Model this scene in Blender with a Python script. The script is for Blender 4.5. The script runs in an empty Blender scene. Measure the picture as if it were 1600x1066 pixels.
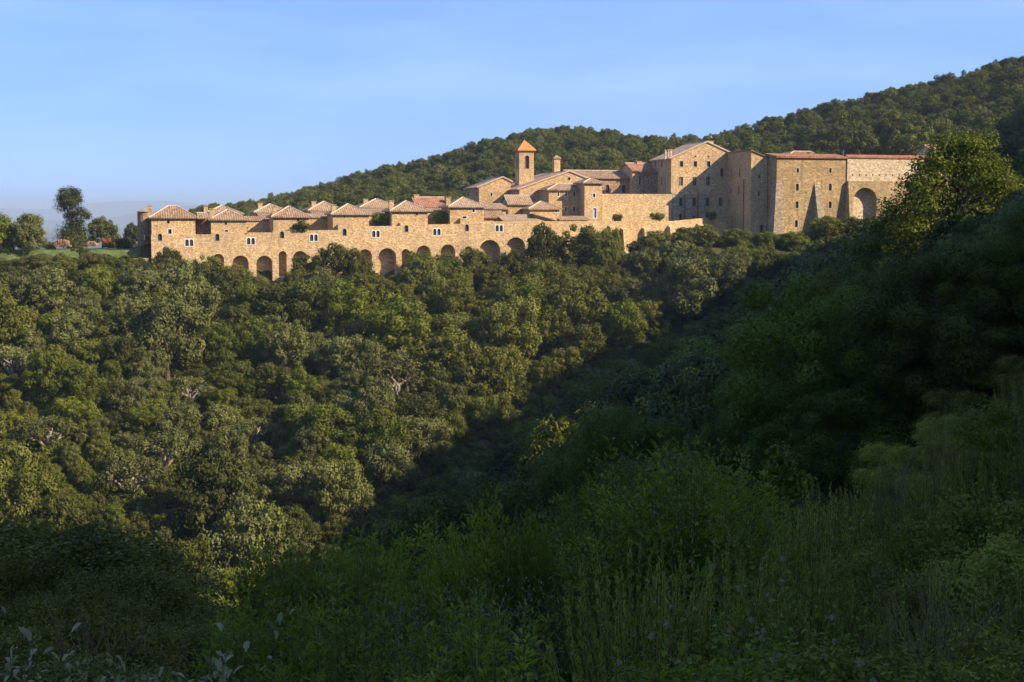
import bpy, bmesh, math, random
import numpy as np
from mathutils import Vector, Matrix
from mathutils.geometry import delaunay_2d_cdt

# ------------------------------------------------------------------ camera, sky, sun, exposure
FPX, CU, CV, VH = 2222.0, 800.0, 533.0, 335.0      # focal length in photo pixels, centre, horizon row
PITCH = math.atan((CV - VH) / FPX)
CP, SP = math.cos(PITCH), math.sin(PITCH)
cam_d = bpy.data.cameras.new('camera')
cam_d.sensor_width = 36.0
cam_d.lens = FPX * 36.0 / 1600.0
cam_d.clip_start = 0.2
cam_d.clip_end = 40000
cam = bpy.data.objects.new('camera', cam_d)
cam.rotation_euler = (math.pi / 2 - PITCH, 0, 0)
bpy.context.scene.collection.objects.link(cam)
bpy.context.scene.camera = cam

SUN_A, SUN_E = math.radians(68), math.radians(31.8)   # azimuth to the right of "straight behind the camera", elevation
SUNV = Vector((math.sin(SUN_A) * math.cos(SUN_E), -math.cos(SUN_A) * math.cos(SUN_E), math.sin(SUN_E)))
sun_d = bpy.data.lights.new('sun', 'SUN')
sun_d.energy = 5.0
sun_d.angle = math.radians(0.5)
sun_d.color = (1.0, 0.815, 0.575)
sun = bpy.data.objects.new('sun', sun_d)
sun.rotation_euler = (-SUNV).to_track_quat('-Z', 'Y').to_euler()
bpy.context.scene.collection.objects.link(sun)

world = bpy.data.worlds.new('World')
bpy.context.scene.world = world
world.use_nodes = True
wn, wl = world.node_tree.nodes, world.node_tree.links
bg = wn['Background']
sky = wn.new('ShaderNodeTexSky')
sky.sky_type = 'NISHITA'
sky.sun_disc = False
sky.sun_elevation = SUN_E
sky.sun_rotation = math.pi - SUN_A
sky.altitude = 0
sky.air_density = 1.0
sky.dust_density = 0.3
sky.ozone_density = 3.0
# faint streaks of high cirrus, part of the sky itself
tc = wn.new('ShaderNodeTexCoord')
mp = wn.new('ShaderNodeMapping')
mp.inputs['Scale'].default_value = (1.2, 1.2, 7.0)
mp.inputs['Rotation'].default_value = (0.10, 0.0, 0.0)
nz = wn.new('ShaderNodeTexNoise')
nz.inputs['Scale'].default_value = 2.2
nz.inputs['Detail'].default_value = 6
nz.inputs['Roughness'].default_value = 0.5
rp = wn.new('ShaderNodeMapRange')
rp.inputs[1].default_value = 0.46; rp.inputs[2].default_value = 0.8
rp.inputs[3].default_value = 0.0; rp.inputs[4].default_value = 0.22
mx = wn.new('ShaderNodeMix'); mx.data_type = 'RGBA'
mx.inputs['B'].default_value = (6.0, 7.6, 10.5, 1)
wl.new(tc.outputs['Generated'], mp.inputs['Vector'])
wl.new(mp.outputs[0], nz.inputs['Vector'])
wl.new(nz.outputs['Fac'], rp.inputs[0])
wl.new(rp.outputs[0], mx.inputs['Factor'])
tint = wn.new('ShaderNodeMix'); tint.data_type = 'RGBA'; tint.blend_type = 'MULTIPLY'
tint.inputs['Factor'].default_value = 1.0
tint.inputs['B'].default_value = (1.14, 1.27, 1.50, 1)
va = wn.new('ShaderNodeVectorMath'); va.operation = 'ADD'; va.inputs[1].default_value = (0, 0, 0.22)
vn = wn.new('ShaderNodeVectorMath'); vn.operation = 'NORMALIZE'
wl.new(tc.outputs['Generated'], va.inputs[0]); wl.new(va.outputs[0], vn.inputs[0]); wl.new(vn.outputs[0], sky.inputs['Vector'])
wl.new(sky.outputs[0], tint.inputs['A'])
wl.new(tint.outputs['Result'], mx.inputs['A'])
wl.new(mx.outputs['Result'], bg.inputs['Color'])
bg.inputs['Strength'].default_value = 0.095

sc = bpy.context.scene
sc.view_settings.view_transform = 'Standard'
sc.view_settings.look = 'None'
sc.view_settings.exposure = 0.95
sc.view_settings.gamma = 1.0
sc.cycles.max_bounces = 5
sc.cycles.diffuse_bounces = 2
sc.cycles.glossy_bounces = 2
sc.cycles.transmission_bounces = 2
sc.cycles.transparent_max_bounces = 6
sc.cycles.volume_bounces = 0
sc.cycles.volume_max_steps = 64

# ------------------------------------------------------------------ pixel <-> world
def ray(u, v):
    """world direction through photo pixel (u, v) of 1600x1066, y component about 1"""
    dx, dy = (u - CU) / FPX, -(v - CV) / FPX
    return Vector((dx, CP + SP * dy, CP * dy - SP))
def at(u, v, Y):
    d = ray(u, v); return d * (Y / d.y)
def proj(x, y, z):
    zc = y * CP - z * SP
    return CU + FPX * x / zc, CV - FPX * (z * CP + y * SP) / zc

BETA = math.radians(16)
T = Vector((math.cos(BETA), math.sin(BETA)))          # along the long arcaded front, to the right
N = Vector((-math.sin(BETA), math.cos(BETA)))         # into the monastery, away from the camera
P00 = Vector((at(236, 385, 300).x, 300.0))            # its left corner
def P(a, d):
    q = P00 + T * a + N * d
    return q
def hit(u, v, p0, t):
    """where the ray through a pixel meets the vertical plane p0 + s t: (s, z)"""
    r = ray(u, v)
    # s t.x + p0.x = k r.x ; s t.y + p0.y = k r.y
    den = t.x * r.y - t.y * r.x
    s = (p0.y * r.x - p0.x * r.y) / den
    k = (p0.y + s * t.y) / r.y
    return s, k * r.z
def A_(u, d, v=340):
    return hit(u, v, P(0, d), T)[0]
def Z_(v, u, d):
    return hit(u, v, P(0, d), T)[1]

# ------------------------------------------------------------------ scene bookkeeping
COL = sc.collection
def obj(name, me, mat=None, parent=None):
    o = bpy.data.objects.new(name, me)
    COL.objects.link(o)
    if mat is not None and len(me.materials) == 0:
        me.materials.append(mat)
    if parent is not None:
        o.parent = parent
    return o
def tag(o, label=None, cat=None, group=None, kind=None):
    if label: o['label'] = label
    if cat: o['category'] = cat
    if group: o['group'] = group
    if kind: o['kind'] = kind
    return o
def empty(name, loc, label=None, cat=None, group=None, rz=0.0):
    o = bpy.data.objects.new(name, None)
    COL.objects.link(o)
    o.location = loc; o.rotation_euler = (0, 0, rz)
    o.empty_display_size = 0.5
    return tag(o, label, cat, group)

class MB:
    """collects polygons (with optional uv) in world coordinates relative to an origin"""
    def __init__(s): s.v = []; s.f = []; s.uv = []
    def poly(s, pts, uvs=None):
        i = len(s.v); s.v += [tuple(p) for p in pts]
        s.f.append(tuple(range(i, i + len(pts)))); s.uv.append(uvs)
    def box(s, p0, ex, ey, ez):
        """box from corner p0 with edge vectors"""
        p0, ex, ey, ez = Vector(p0), Vector(ex), Vector(ey), Vector(ez)
        c = [p0, p0 + ex, p0 + ex + ey, p0 + ey]
        t = [q + ez for q in c]
        s.poly(c[::-1]); s.poly(t)
        for i in range(4):
            j = (i + 1) % 4
            s.poly([c[i], c[j], t[j], t[i]])
    def tube(s, pts, radii, n=6, cap=True):
        pts = [Vector(p) for p in pts]
        rings = []
        for i, p in enumerate(pts):
            d = (pts[min(i + 1, len(pts) - 1)] - pts[max(i - 1, 0)])
            if d.length < 1e-6: d = Vector((0, 0, 1))
            d.normalize()
            a = d.cross(Vector((0.3, 0.9, 0.2))).normalized(); b = d.cross(a)
            rings.append([p + (a * math.cos(2 * math.pi * k / n) + b * math.sin(2 * math.pi * k / n)) * radii[i] for k in range(n)])
        for i in range(len(rings) - 1):
            for k in range(n):
                l = (k + 1) % n
                s.poly([rings[i][k], rings[i][l], rings[i + 1][l], rings[i + 1][k]])
        if cap:
            s.poly(rings[-1]); s.poly(rings[0][::-1])
    def mesh(s, name, origin=(0, 0, 0), mat=None, weld=False, smooth=False):
        me = bpy.data.meshes.new(name)
        ox, oy, oz = origin
        me.from_pydata([(x - ox, y - oy, z - oz) for x, y, z in s.v], [], s.f)
        if any(u is not None for u in s.uv):
            ul = me.uv_layers.new(name='uv')
            k = 0
            for f, u in zip(s.f, s.uv):
                for j in range(len(f)):
                    ul.data[k].uv = u[j] if u is not None else (0, 0); k += 1
        if weld:
            bm = bmesh.new(); bm.from_mesh(me)
            bmesh.ops.remove_doubles(bm, verts=bm.verts, dist=0.0005)
            bmesh.ops.recalc_face_normals(bm, faces=bm.faces)
            bm.to_mesh(me); bm.free()
        if smooth:
            me.polygons.foreach_set('use_smooth', [True] * len(me.polygons))
        if mat: me.materials.append(mat)
        me.update()
        return me
    def build(s, name, mat, parent=None, **k):
        org = tuple(parent.matrix_world.translation) if parent is not None and parent.parent is None else (0, 0, 0)
        if parent is not None:
            q, org = parent, Vector((0, 0, 0))
            while q is not None: org = org + q.location; q = q.parent
        return obj(name, s.mesh(name, tuple(org), mat, **k), None, parent)

# ------------------------------------------------------------------ materials
def newmat(name):
    m = bpy.data.materials.new(name); m.use_nodes = True
    nt = m.node_tree
    for n in list(nt.nodes): nt.nodes.remove(n)
    out = nt.nodes.new('ShaderNodeOutputMaterial')
    b = nt.nodes.new('ShaderNodeBsdfPrincipled')
    nt.links.new(b.outputs[0], out.inputs['Surface'])
    return m, nt, b, out
def nd(nt, kind, **k):
    n = nt.nodes.new(kind)
    for a, v in k.items(): setattr(n, a, v)
    return n
def ramp(nt, fac, stops):
    r = nt.nodes.new('ShaderNodeValToRGB')
    el = r.color_ramp.elements
    while len(el) < len(stops): el.new(0.5)
    for e, (p, c) in zip(el, stops):
        e.position = p; e.color = (*c, 1) if len(c) == 3 else c
    nt.links.new(fac, r.inputs[0])
    return r.outputs[0]
def mixc(nt, fac, a, b, mode='MIX'):
    m = nt.nodes.new('ShaderNodeMix'); m.data_type = 'RGBA'; m.blend_type = mode
    for key, val in (('Factor', fac), ('A', a), ('B', b)):
        s = m.inputs[key]
        if isinstance(val, (int, float)): s.default_value = val
        elif isinstance(val, tuple): s.default_value = (*val, 1) if len(val) == 3 else val
        else: nt.links.new(val, s)
    return m.outputs['Result']
def noise(nt, vec, scale, detail=3, rough=0.55):
    n = nd(nt, 'ShaderNodeTexNoise')
    n.inputs['Scale'].default_value = scale; n.inputs['Detail'].default_value = detail; n.inputs['Roughness'].default_value = rough
    nt.links.new(vec, n.inputs['Vector'])
    return n.outputs['Fac']
def mapr(nt, v, a, b, c, d):
    n = nd(nt, 'ShaderNodeMapRange')
    n.inputs[1].default_value = a; n.inputs[2].default_value = b; n.inputs[3].default_value = c; n.inputs[4].default_value = d
    nt.links.new(v, n.inputs[0]); return n.outputs[0]
def bump(nt, h, dist, bsdf, strength=1.0):
    b = nd(nt, 'ShaderNodeBump'); b.inputs['Distance'].default_value = dist; b.inputs['Strength'].default_value = strength
    nt.links.new(h, b.inputs['Height']); nt.links.new(b.outputs[0], bsdf.inputs['Normal'])

def stone_mat(name, c_dark, c_mid, c_light, scale=3.3, stain=0.5, rough_bump=0.06, squash=1.7):
    m, nt, b, out = newmat(name)
    g = nd(nt, 'ShaderNodeNewGeometry')
    mp = nd(nt, 'ShaderNodeMapping'); mp.inputs['Scale'].default_value = (1, 1, squash)
    nt.links.new(g.outputs['Position'], mp.inputs['Vector'])
    vo = nd(nt, 'ShaderNodeTexVoronoi'); vo.inputs['Scale'].default_value = scale
    nt.links.new(mp.outputs[0], vo.inputs['Vector'])
    sep = nd(nt, 'ShaderNodeSeparateColor'); nt.links.new(vo.outputs['Color'], sep.inputs[0])
    c = ramp(nt, sep.outputs[0], [(0.0, tuple(x * 0.9 for x in c_dark)), (0.35, c_mid), (0.7, c_light), (1.0, tuple(min(1, x * 1.5) for x in c_light))])
    ve = nd(nt, 'ShaderNodeTexVoronoi', feature='DISTANCE_TO_EDGE'); ve.inputs['Scale'].default_value = scale
    nt.links.new(mp.outputs[0], ve.inputs['Vector'])
    joint = mapr(nt, ve.outputs['Distance'], 0.0, 0.09, 1.0, 0.0)
    c = mixc(nt, joint, c, tuple(x * 0.75 for x in c_mid))
    big = noise(nt, g.outputs['Position'], 0.16, 5, 0.6)
    c = mixc(nt, mapr(nt, big, 0.45, 0.68, 0.0, stain), c, tuple(x * 0.55 for x in (c_mid[0] * 0.9, c_mid[1], c_mid[2] * 1.1)))
    mid = noise(nt, g.outputs['Position'], 0.9, 4, 0.6)
    c = mixc(nt, mapr(nt, mid, 0.3, 0.7, 0.0, 0.45), c, tuple(min(1, x * 1.1) for x in c_light))
    strk = nd(nt, 'ShaderNodeMapping'); strk.inputs['Scale'].default_value = (0.9, 0.9, 0.09)
    nt.links.new(g.outputs['Position'], strk.inputs['Vector'])
    st = noise(nt, strk.outputs[0], 1.0, 4, 0.6)
    c = mixc(nt, mapr(nt, st, 0.52, 0.75, 0.0, stain * 0.9), c, tuple(x * 0.5 for x in c_mid))
    oi = nd(nt, 'ShaderNodeObjectInfo')
    c = mixc(nt, mapr(nt, oi.outputs['Random'], 0, 1, 0.0, 0.55), c, mixc(nt, 1.0, c, (0.80, 0.72, 0.64), 'MULTIPLY'))
    nt.links.new(c, b.inputs['Base Color'])
    b.inputs['Roughness'].default_value = 0.92
    b.inputs['Specular IOR Level'].default_value = 0.2
    bump(nt, mixc(nt, 0.5, sep.outputs[0], ve.outputs['Distance']), rough_bump, b)
    return m
def tile_mat(name, c1, c2, c3, period=0.5, contrast=0.75):
    """clay barrel tiles: uv u = metres along the eave, v = metres up the slope"""
    m, nt, b, out = newmat(name)
    uv = nd(nt, 'ShaderNodeUVMap'); sp = nd(nt, 'ShaderNodeSeparateXYZ'); nt.links.new(uv.outputs[0], sp.inputs[0])
    def mth(op, a, bb=None):
        n = nd(nt, 'ShaderNodeMath', operation=op)
        for i, x in enumerate((a, bb)):
            if x is None: continue
            if isinstance(x, (int, float)): n.inputs[i].default_value = x
            else: nt.links.new(x, n.inputs[i])
        return n.outputs[0]
    su = mth('SINE', mth('MULTIPLY', sp.outputs[0], 2 * math.pi / period))
    col = mapr(nt, su, -0.2, 0.9, 0.0, 1.0)
    cell = nd(nt, 'ShaderNodeCombineXYZ')
    nt.links.new(mth('FLOOR', mth('DIVIDE', sp.outputs[0], period)), cell.inputs[0])
    nt.links.new(mth('FLOOR', mth('DIVIDE', sp.outputs[1], 0.45)), cell.inputs[1])
    wnz = nd(nt, 'ShaderNodeTexWhiteNoise'); nt.links.new(cell.outputs[0], wnz.inputs['Vector'])
    base = ramp(nt, wnz.outputs['Value'], [(0.0, c1), (0.5, c2), (1.0, c3)])
    g = nd(nt, 'ShaderNodeNewGeometry')
    big = noise(nt, g.outputs['Position'], 0.5, 4, 0.65)
    base = mixc(nt, mapr(nt, big, 0.35, 0.7, 0.0, 0.6), base, c3)
    oi = nd(nt, 'ShaderNodeObjectInfo')
    base = mixc(nt, mapr(nt, oi.outputs['Random'], 0, 1, 0.0, 0.7), base, mixc(nt, 1.0, base, (0.85, 0.74, 0.66), 'MULTIPLY'))
    dk = mixc(nt, 1.0, base, (0.50, 0.40, 0.36), 'MULTIPLY')
    c = mixc(nt, mth('MULTIPLY', mth('SUBTRACT', 1.0, col), contrast), base, dk)
    nt.links.new(c, b.inputs['Base Color'])
    b.inputs['Roughness'].default_value = 0.95
    b.inputs['Specular IOR Level'].default_value = 0.05
    bump(nt, su, 0.02, b, 0.6)
    return m
def plain_mat(name, col, rough=0.7, var=0.25, scale=2.0, spec=0.3):
    m, nt, b, out = newmat(name)
    g = nd(nt, 'ShaderNodeNewGeometry')
    n = noise(nt, g.outputs['Position'], scale, 4)
    c = mixc(nt, mapr(nt, n, 0.3, 0.7, 0, 1), tuple(x * (1 - var) for x in col), tuple(min(1, x * (1 + var)) for x in col))
    nt.links.new(c, b.inputs['Base Color']); b.inputs['Roughness'].default_value = rough
    b.inputs['Specular IOR Level'].default_value = spec
    return m
def leaf_mat(name, dark, mid, light, trans=0.25, rough=0.5, spec=0.35, objvar=0.5, nscale=0.6, warm=None):
    m, nt, b, out = newmat(name)
    at_ = nd(nt, 'ShaderNodeAttribute'); at_.attribute_name = 'tint'
    oi = nd(nt, 'ShaderNodeObjectInfo')
    c = ramp(nt, at_.outputs['Fac'], [(0.0, dark), (0.5, mid), (1.0, light)])
    tcn = nd(nt, 'ShaderNodeTexCoord')
    n = noise(nt, tcn.outputs['Object'], nscale, 3, 0.5)
    c = mixc(nt, mapr(nt, n, 0.35, 0.7, 0.0, 0.6), c, light)
    w = warm if warm else (1.35, 1.12, 0.75)
    c = mixc(nt, mapr(nt, oi.outputs['Random'], 0.0, 1.0, 0.0, objvar), c, mixc(nt, 1.0, c, w, 'MULTIPLY'))
    hsv = nd(nt, 'ShaderNodeHueSaturation')
    nt.links.new(c, hsv.inputs['Color'])
    wn2 = nd(nt, 'ShaderNodeTexWhiteNoise', noise_dimensions='1D'); nt.links.new(oi.outputs['Random'], wn2.inputs['W'])
    nt.links.new(mapr(nt, wn2.outputs['Value'], 0, 1, 0.70, 1.25), hsv.inputs['Value'])
    nt.links.new(hsv.outputs[0], b.inputs['Base Color'])
    b.inputs['Roughness'].default_value = rough
    b.inputs['Specular IOR Level'].default_value = spec
    if trans > 0:
        tr = nd(nt, 'ShaderNodeBsdfTranslucent')
        nt.links.new(mixc(nt, 1.0, hsv.outputs[0], (1.5, 1.7, 0.7), 'MULTIPLY'), tr.inputs['Color'])
        ms = nd(nt, 'ShaderNodeMixShader'); ms.inputs[0].default_value = trans
        nt.links.new(b.outputs[0], ms.inputs[1]); nt.links.new(tr.outputs[0], ms.inputs[2])
        nt.links.new(ms.outputs[0], out.inputs['Surface'])
    return m

M = {}
M['stone'] = stone_mat('ochre_rubble', (0.26, 0.16, 0.08), (0.45, 0.30, 0.15), (0.58, 0.42, 0.235))
M['stone_wall'] = stone_mat('golden_rubble', (0.26, 0.165, 0.085), (0.46, 0.31, 0.16), (0.60, 0.445, 0.25), stain=0.4)
M['stone_plaster'] = stone_mat('weathered_plaster_stone', (0.20, 0.14, 0.065), (0.36, 0.255, 0.125), (0.46, 0.345, 0.18), scale=2.2, stain=0.7)
M['stone_light'] = stone_mat('pale_rubble', (0.32, 0.235, 0.155), (0.48, 0.37, 0.24), (0.60, 0.49, 0.34), scale=2.3, stain=0.25)
M['stone_quoin'] = stone_mat('grey_quoin_stone', (0.17, 0.14, 0.095), (0.27, 0.22, 0.15), (0.38, 0.32, 0.22), scale=1.7, stain=0.35)
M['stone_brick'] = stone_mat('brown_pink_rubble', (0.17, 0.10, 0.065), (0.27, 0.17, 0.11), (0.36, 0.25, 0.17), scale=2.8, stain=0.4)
M['tile'] = tile_mat('clay_tiles', (0.20, 0.13, 0.08), (0.33, 0.24, 0.155), (0.45, 0.36, 0.255), contrast=0.75)
M['tile_pale'] = tile_mat('pale_clay_tiles', (0.26, 0.18, 0.115), (0.39, 0.295, 0.20), (0.50, 0.42, 0.30), contrast=0.7)
M['tile_sunlit'] = tile_mat('sunlit_toned_tiles', (0.40, 0.26, 0.18), (0.54, 0.38, 0.28), (0.62, 0.49, 0.38), contrast=0.55)  # weathered pale clay, lightened further to stand in for sunlight on grazing roof slopes
M['tile_red'] = tile_mat('red_clay_tiles', (0.26, 0.11, 0.07), (0.39, 0.19, 0.125), (0.48, 0.30, 0.215), contrast=0.8)
M['tile_orange'] = tile_mat('orange_spire_tiles', (0.44, 0.17, 0.05), (0.58, 0.24, 0.075), (0.62, 0.31, 0.12), contrast=0.35)
M['ridge'] = plain_mat('ridge_mortar', (0.50, 0.41, 0.31), 0.8)
M['white'] = plain_mat('whitewashed_surround', (0.62, 0.60, 0.55), 0.6, 0.08)
M['dress'] = plain_mat('dressed_stone', (0.42, 0.33, 0.22), 0.8, 0.15)
M['glass'] = plain_mat('window_glass', (0.035, 0.042, 0.055), 0.12, 0.3, 0.7, 0.5)
M['door'] = plain_mat('blue_grey_door', (0.32, 0.38, 0.46), 0.6, 0.1)
M['wood'] = plain_mat('weathered_wood', (0.16, 0.11, 0.07), 0.8)
M['metal'] = plain_mat('dark_pipe_metal', (0.10, 0.07, 0.05), 0.5)
# ------------------------------------------------------------------ terrain
HX, HY = math.sin(SUN_A), -math.cos(SUN_A)            # horizontal direction towards the sun
TE = math.tan(SUN_E)
_cw = [-400, 0, 40, 70, 100, 122, 140, 163, 199, 231, 272, 310, 345, 358, 385, 418, 475, 900]
_cc = [8, 7.5, 7, 7, 6, 3.5, 6, 14, 21.6, 26.4, 28.7, 28.5, 25, 21, 29, 37.6, 47.6, 130]
_cs = [8, 7.5, 8, 9, 10, 11, 12.5, 15, 21.6, 26.4, 28.7, 28.5, 28.5, 29, 33, 39, 49, 130]
S0 = 90.0
_u = [-900, 0, 120, 240, 320, 400, 500, 600, 700, 760, 860, 950, 1060, 1100, 1200, 1300, 1400, 1500, 1600, 1900, 2600]
_v = [560, 560, 560, 372, 343, 334, 310, 284, 262, 240, 224, 228, 240, 238, 215, 186, 166, 142, 114, 46, -34]
def smax(a, b, k):
    h = np.clip(0.5 + 0.5 * (a - b) / k, 0, 1)
    return b * (1 - h) + a * h + k * h * (1 - h)
def H(x, y):
    x = np.asarray(x, float); y = np.asarray(y, float)
    s = x * HX + y * HY; w = -x * HY + y * HX
    # the sunward hill behind and to the right of the camera
    wav = 1.4 * np.sin(w * 0.13) + 1.3 * np.sin(w * 0.31 + 1) + 0.9 * np.sin(w * 0.77 + 2)
    wav = wav * np.interp(w, [110, 150, 280, 320], [1.0, 2.0, 2.0, 0.8])
    crest = np.interp(w, _cw, _cs) + TE * S0
    R = np.where(s < S0, crest - 0.765 * (S0 - s), crest - 0.15 * (s - S0))
    R = np.minimum(R, np.interp(w, _cw, _cc) + TE * np.minimum(s, S0) + wav * np.clip(s / 40, 0, 1))
    R = np.maximum(R, -120)
    # the near slope going down from the camera
    Nn = -1.9 - 0.235 * y - 0.34 * np.clip(y - 28, 0, None) + np.where(x < 0, 0.06 * x, 0.04 * np.clip(x, 0, 30))
    Nn = np.where(y < 0, -1.9 - 0.1 * y + 0.04 * np.clip(x, 0, 30), Nn)
    near = smax(R, Nn, 1.2)
    # the far slope, the terrace in front of the walls, the courts
    px, py = x - P00.x, y - P00.y
    a = px * T.x + py * T.y; d = px * N.x + py * N.y
    foot = np.interp(a, [-60, -12, -2, 2, 80, 100, 118, 190, 240], [-10.5, -9.6, -10.5, -14.3, -14.3, -11, -6.8, -6.0, -4])
    court = np.interp(a, [-60, -30, -3, 0, 80, 90, 112, 118, 190, 240], [-8.4, -7.6, -7.6, -5.6, -5.6, -3.5, -3.5, -5.9, -5.9, -2])
    lim = np.interp(a, [108, 116, 150, 160], [2.5, 17, 17, 2.5])
    F = np.where(d > 1, foot + (court - foot) * np.clip((d - lim) / 2.0, 0, 1), foot)
    lip = np.interp(a, [-30, 0, 10, 112, 120, 190], [6, 6, 3, 3, 9, 9])
    F = F - 0.36 * np.clip(-lip - d, 0, None)
    # hill behind
    yy = np.maximum(y, 60)
    u = CU + FPX * x / yy
    Yc = np.interp(u, [300, 900, 1100, 1600], [640, 620, 560, 520])
    vc = np.interp(u, _u, _v)
    zc = (VH - vc) / FPX * Yc
    Yb = np.interp(u, [200, 800, 1200, 1330, 1500], [400, 405, 395, 372, 355])
    t = np.clip((y - Yb) / (Yc - Yb), 0, 1)
    f = np.sin(t * math.pi / 2) ** 1.15
    gb = np.interp(u, [150, 240], [-60, -6]); G = gb + (zc - gb) * f + 0.9 * np.sin(x * 0.05) * np.sin(y * 0.043) * t
    G = np.where(y > Yc, zc - 0.30 * (y - Yc), G)
    back = np.where(y > Yb, G, -300)
    farl = np.where(d > 26, F - 0.35 * (d - 26), F)
    F2 = np.where(d > 26, np.where(a < 6, farl, np.minimum(F, -6)), F)
    F2 = np.where(y > Yb, -300, F2)
    far = np.maximum(F2, back)
    far = np.where((y > Yb) & (a < 6) & (d > 26), np.minimum(far, np.maximum(F - 0.35 * (d - 26), G)), far)
    h = smax(far, near, 4.0)
    h = np.maximum(h, -120.0 + 0 * x)
    return h
def Hs(x, y): return float(H(x, y))

def axis(lo, hi, step, far, n):
    core = np.arange(lo, hi + 0.1, step)
    k = np.linspace(0, 1, n + 1)[1:]
    left = lo - (lo + far) * k[::-1] ** 2.5 if far else []
    right = hi + (far - hi) * k ** 2.5
    return np.concatenate([lo - (far + lo) * (k[::-1] ** 2.5), core, right])
xs = axis(-260, 420, 3.0, 24000, 28)
ys = np.concatenate([-600 + 520 * np.linspace(0, 1, 20)[:-1], np.arange(-80, 720, 3.0), 720 + 24000 * (np.linspace(0, 1, 29)[0:]) ** 2.5])
XX, YY = np.meshgrid(xs, ys)
ZZ = H(XX, YY)
nx, ny = len(xs), len(ys)
vv = np.stack([XX.ravel(), YY.ravel(), ZZ.ravel()], 1)
idx = np.arange(nx * ny).reshape(ny, nx)
ff = np.stack([idx[:-1, :-1].ravel(), idx[:-1, 1:].ravel(), idx[1:, 1:].ravel(), idx[1:, :-1].ravel()], 1)
me = bpy.data.meshes.new('ground')
me.vertices.add(len(vv)); me.vertices.foreach_set('co', vv.ravel())
me.loops.add(ff.size); me.loops.foreach_set('vertex_index', ff.ravel())
me.polygons.add(len(ff)); me.polygons.foreach_set('loop_start', np.arange(0, ff.size, 4)); me.polygons.foreach_set('loop_total', np.full(len(ff), 4))
me.update(); me.validate()
me.polygons.foreach_set('use_smooth', [True] * len(me.polygons))
m, nt, b, out = newmat('hillside_earth')
g = nd(nt, 'ShaderNodeNewGeometry')
n1 = noise(nt, g.outputs['Position'], 0.25, 6, 0.65)
n2 = noise(nt, g.outputs['Position'], 2.5, 4, 0.6)
c = ramp(nt, n1, [(0.35, (0.030, 0.040, 0.014)), (0.52, (0.06, 0.06, 0.025)), (0.62, (0.15, 0.095, 0.055)), (0.75, (0.21, 0.13, 0.08))])
c = mixc(nt, mapr(nt, n2, 0.35, 0.65, 0.0, 0.5), c, (0.035, 0.045, 0.018))
nt.links.new(c, b.inputs['Base Color']); b.inputs['Roughness'].default_value = 0.95
b.inputs['Specular IOR Level'].default_value = 0.1
bump(nt, n2, 0.2, b)
tag(obj('ground', me, m), kind='structure')

# lawn on the left terrace: a sheet of short grass over the ground
lw = MB()
gx = np.arange(-62, -1, 1.5); gd = np.arange(-9, 24, 1.5)
def lp(a, d):
    q = P(a, d); return (q.x, q.y, Hs(q.x, q.y) + 0.06)
for i in range(len(gx) - 1):
    for j in range(len(gd) - 1):
        lw.poly([lp(gx[i], gd[j]), lp(gx[i + 1], gd[j]), lp(gx[i + 1], gd[j + 1]), lp(gx[i], gd[j + 1])])
m, nt, b, out = newmat('lawn_grass')
g = nd(nt, 'ShaderNodeNewGeometry')
n1 = noise(nt, g.outputs['Position'], 0.5, 6, 0.7)
c = ramp(nt, n1, [(0.3, (0.035, 0.06, 0.012)), (0.5, (0.075, 0.11, 0.02)), (0.68, (0.15, 0.16, 0.05))])
nt.links.new(c, b.inputs['Base Color']); b.inputs['Roughness'].default_value = 0.9
bump(nt, noise(nt, g.outputs['Position'], 6, 3), 0.1, b)
tag(lw.build('lawn', m, weld=True, smooth=True), kind='structure')

# far hazy hills beyond the valley on the left
def far_ridge(Y, prof, depth, label):
    mb = MB()
    us = np.linspace(-900, 1500, 160)
    top = [VH - v for v in np.interp(us, [p[0] for p in prof], [p[1] for p in prof])]
    f0 = [((u - CU) / FPX * (Y - depth), Y - depth, -121.0) for u in us]
    f1 = [((u - CU) / FPX * Y, Y, t / FPX * Y + 6 * math.sin(u * 0.05) + 4 * math.sin(u * 0.13)) for u, t in zip(us, top)]
    f2 = [((u - CU) / FPX * (Y + depth), Y + depth, -121.0) for u in us]
    rows = [f0, [tuple((a + b) / 2 + (0, 0, 14)[k] for k, (a, b) in enumerate(zip(p, q))) for p, q in zip(f0, f1)], f1, f2]
    for r, s in zip(rows[:-1], rows[1:]):
        for i in range(len(us) - 1):
            mb.poly([r[i], r[i + 1], s[i + 1], s[i]])
    return mb
mh = plain_mat('far_wooded_hills', (0.05, 0.07, 0.04), 0.95, 0.4, 0.004)
tag(far_ridge(14000, [(-900, 345), (0, 341), (150, 345), (210, 333), (300, 322), (420, 318), (700, 330), (1500, 330)], 900, '').build('distant_hills', mh, weld=True, smooth=True), kind='structure')
tag(far_ridge(21000, [(-900, 330), (0, 326), (60, 328), (140, 319), (200, 313), (260, 314), (330, 322), (600, 318), (1500, 330)], 1400, '').build('far_mountains', mh, weld=True, smooth=True), kind='structure')
# outline of the near bushes in the photo: column, top row
FG_OUT = ([-60, 0, 80, 130, 200, 260, 330, 380, 420, 470, 520, 590, 640, 700, 775, 830, 870, 900, 935, 985, 1040, 1100, 1150, 1190, 1240, 1300, 1400, 1480, 1540, 1600, 1700],
          [775, 775, 790, 805, 865, 900, 900, 865, 830, 808, 790, 782, 792, 790, 770, 800, 800, 778, 742, 690, 668, 672, 715, 760, 770, 745, 702, 660, 625, 585, 540])
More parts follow.
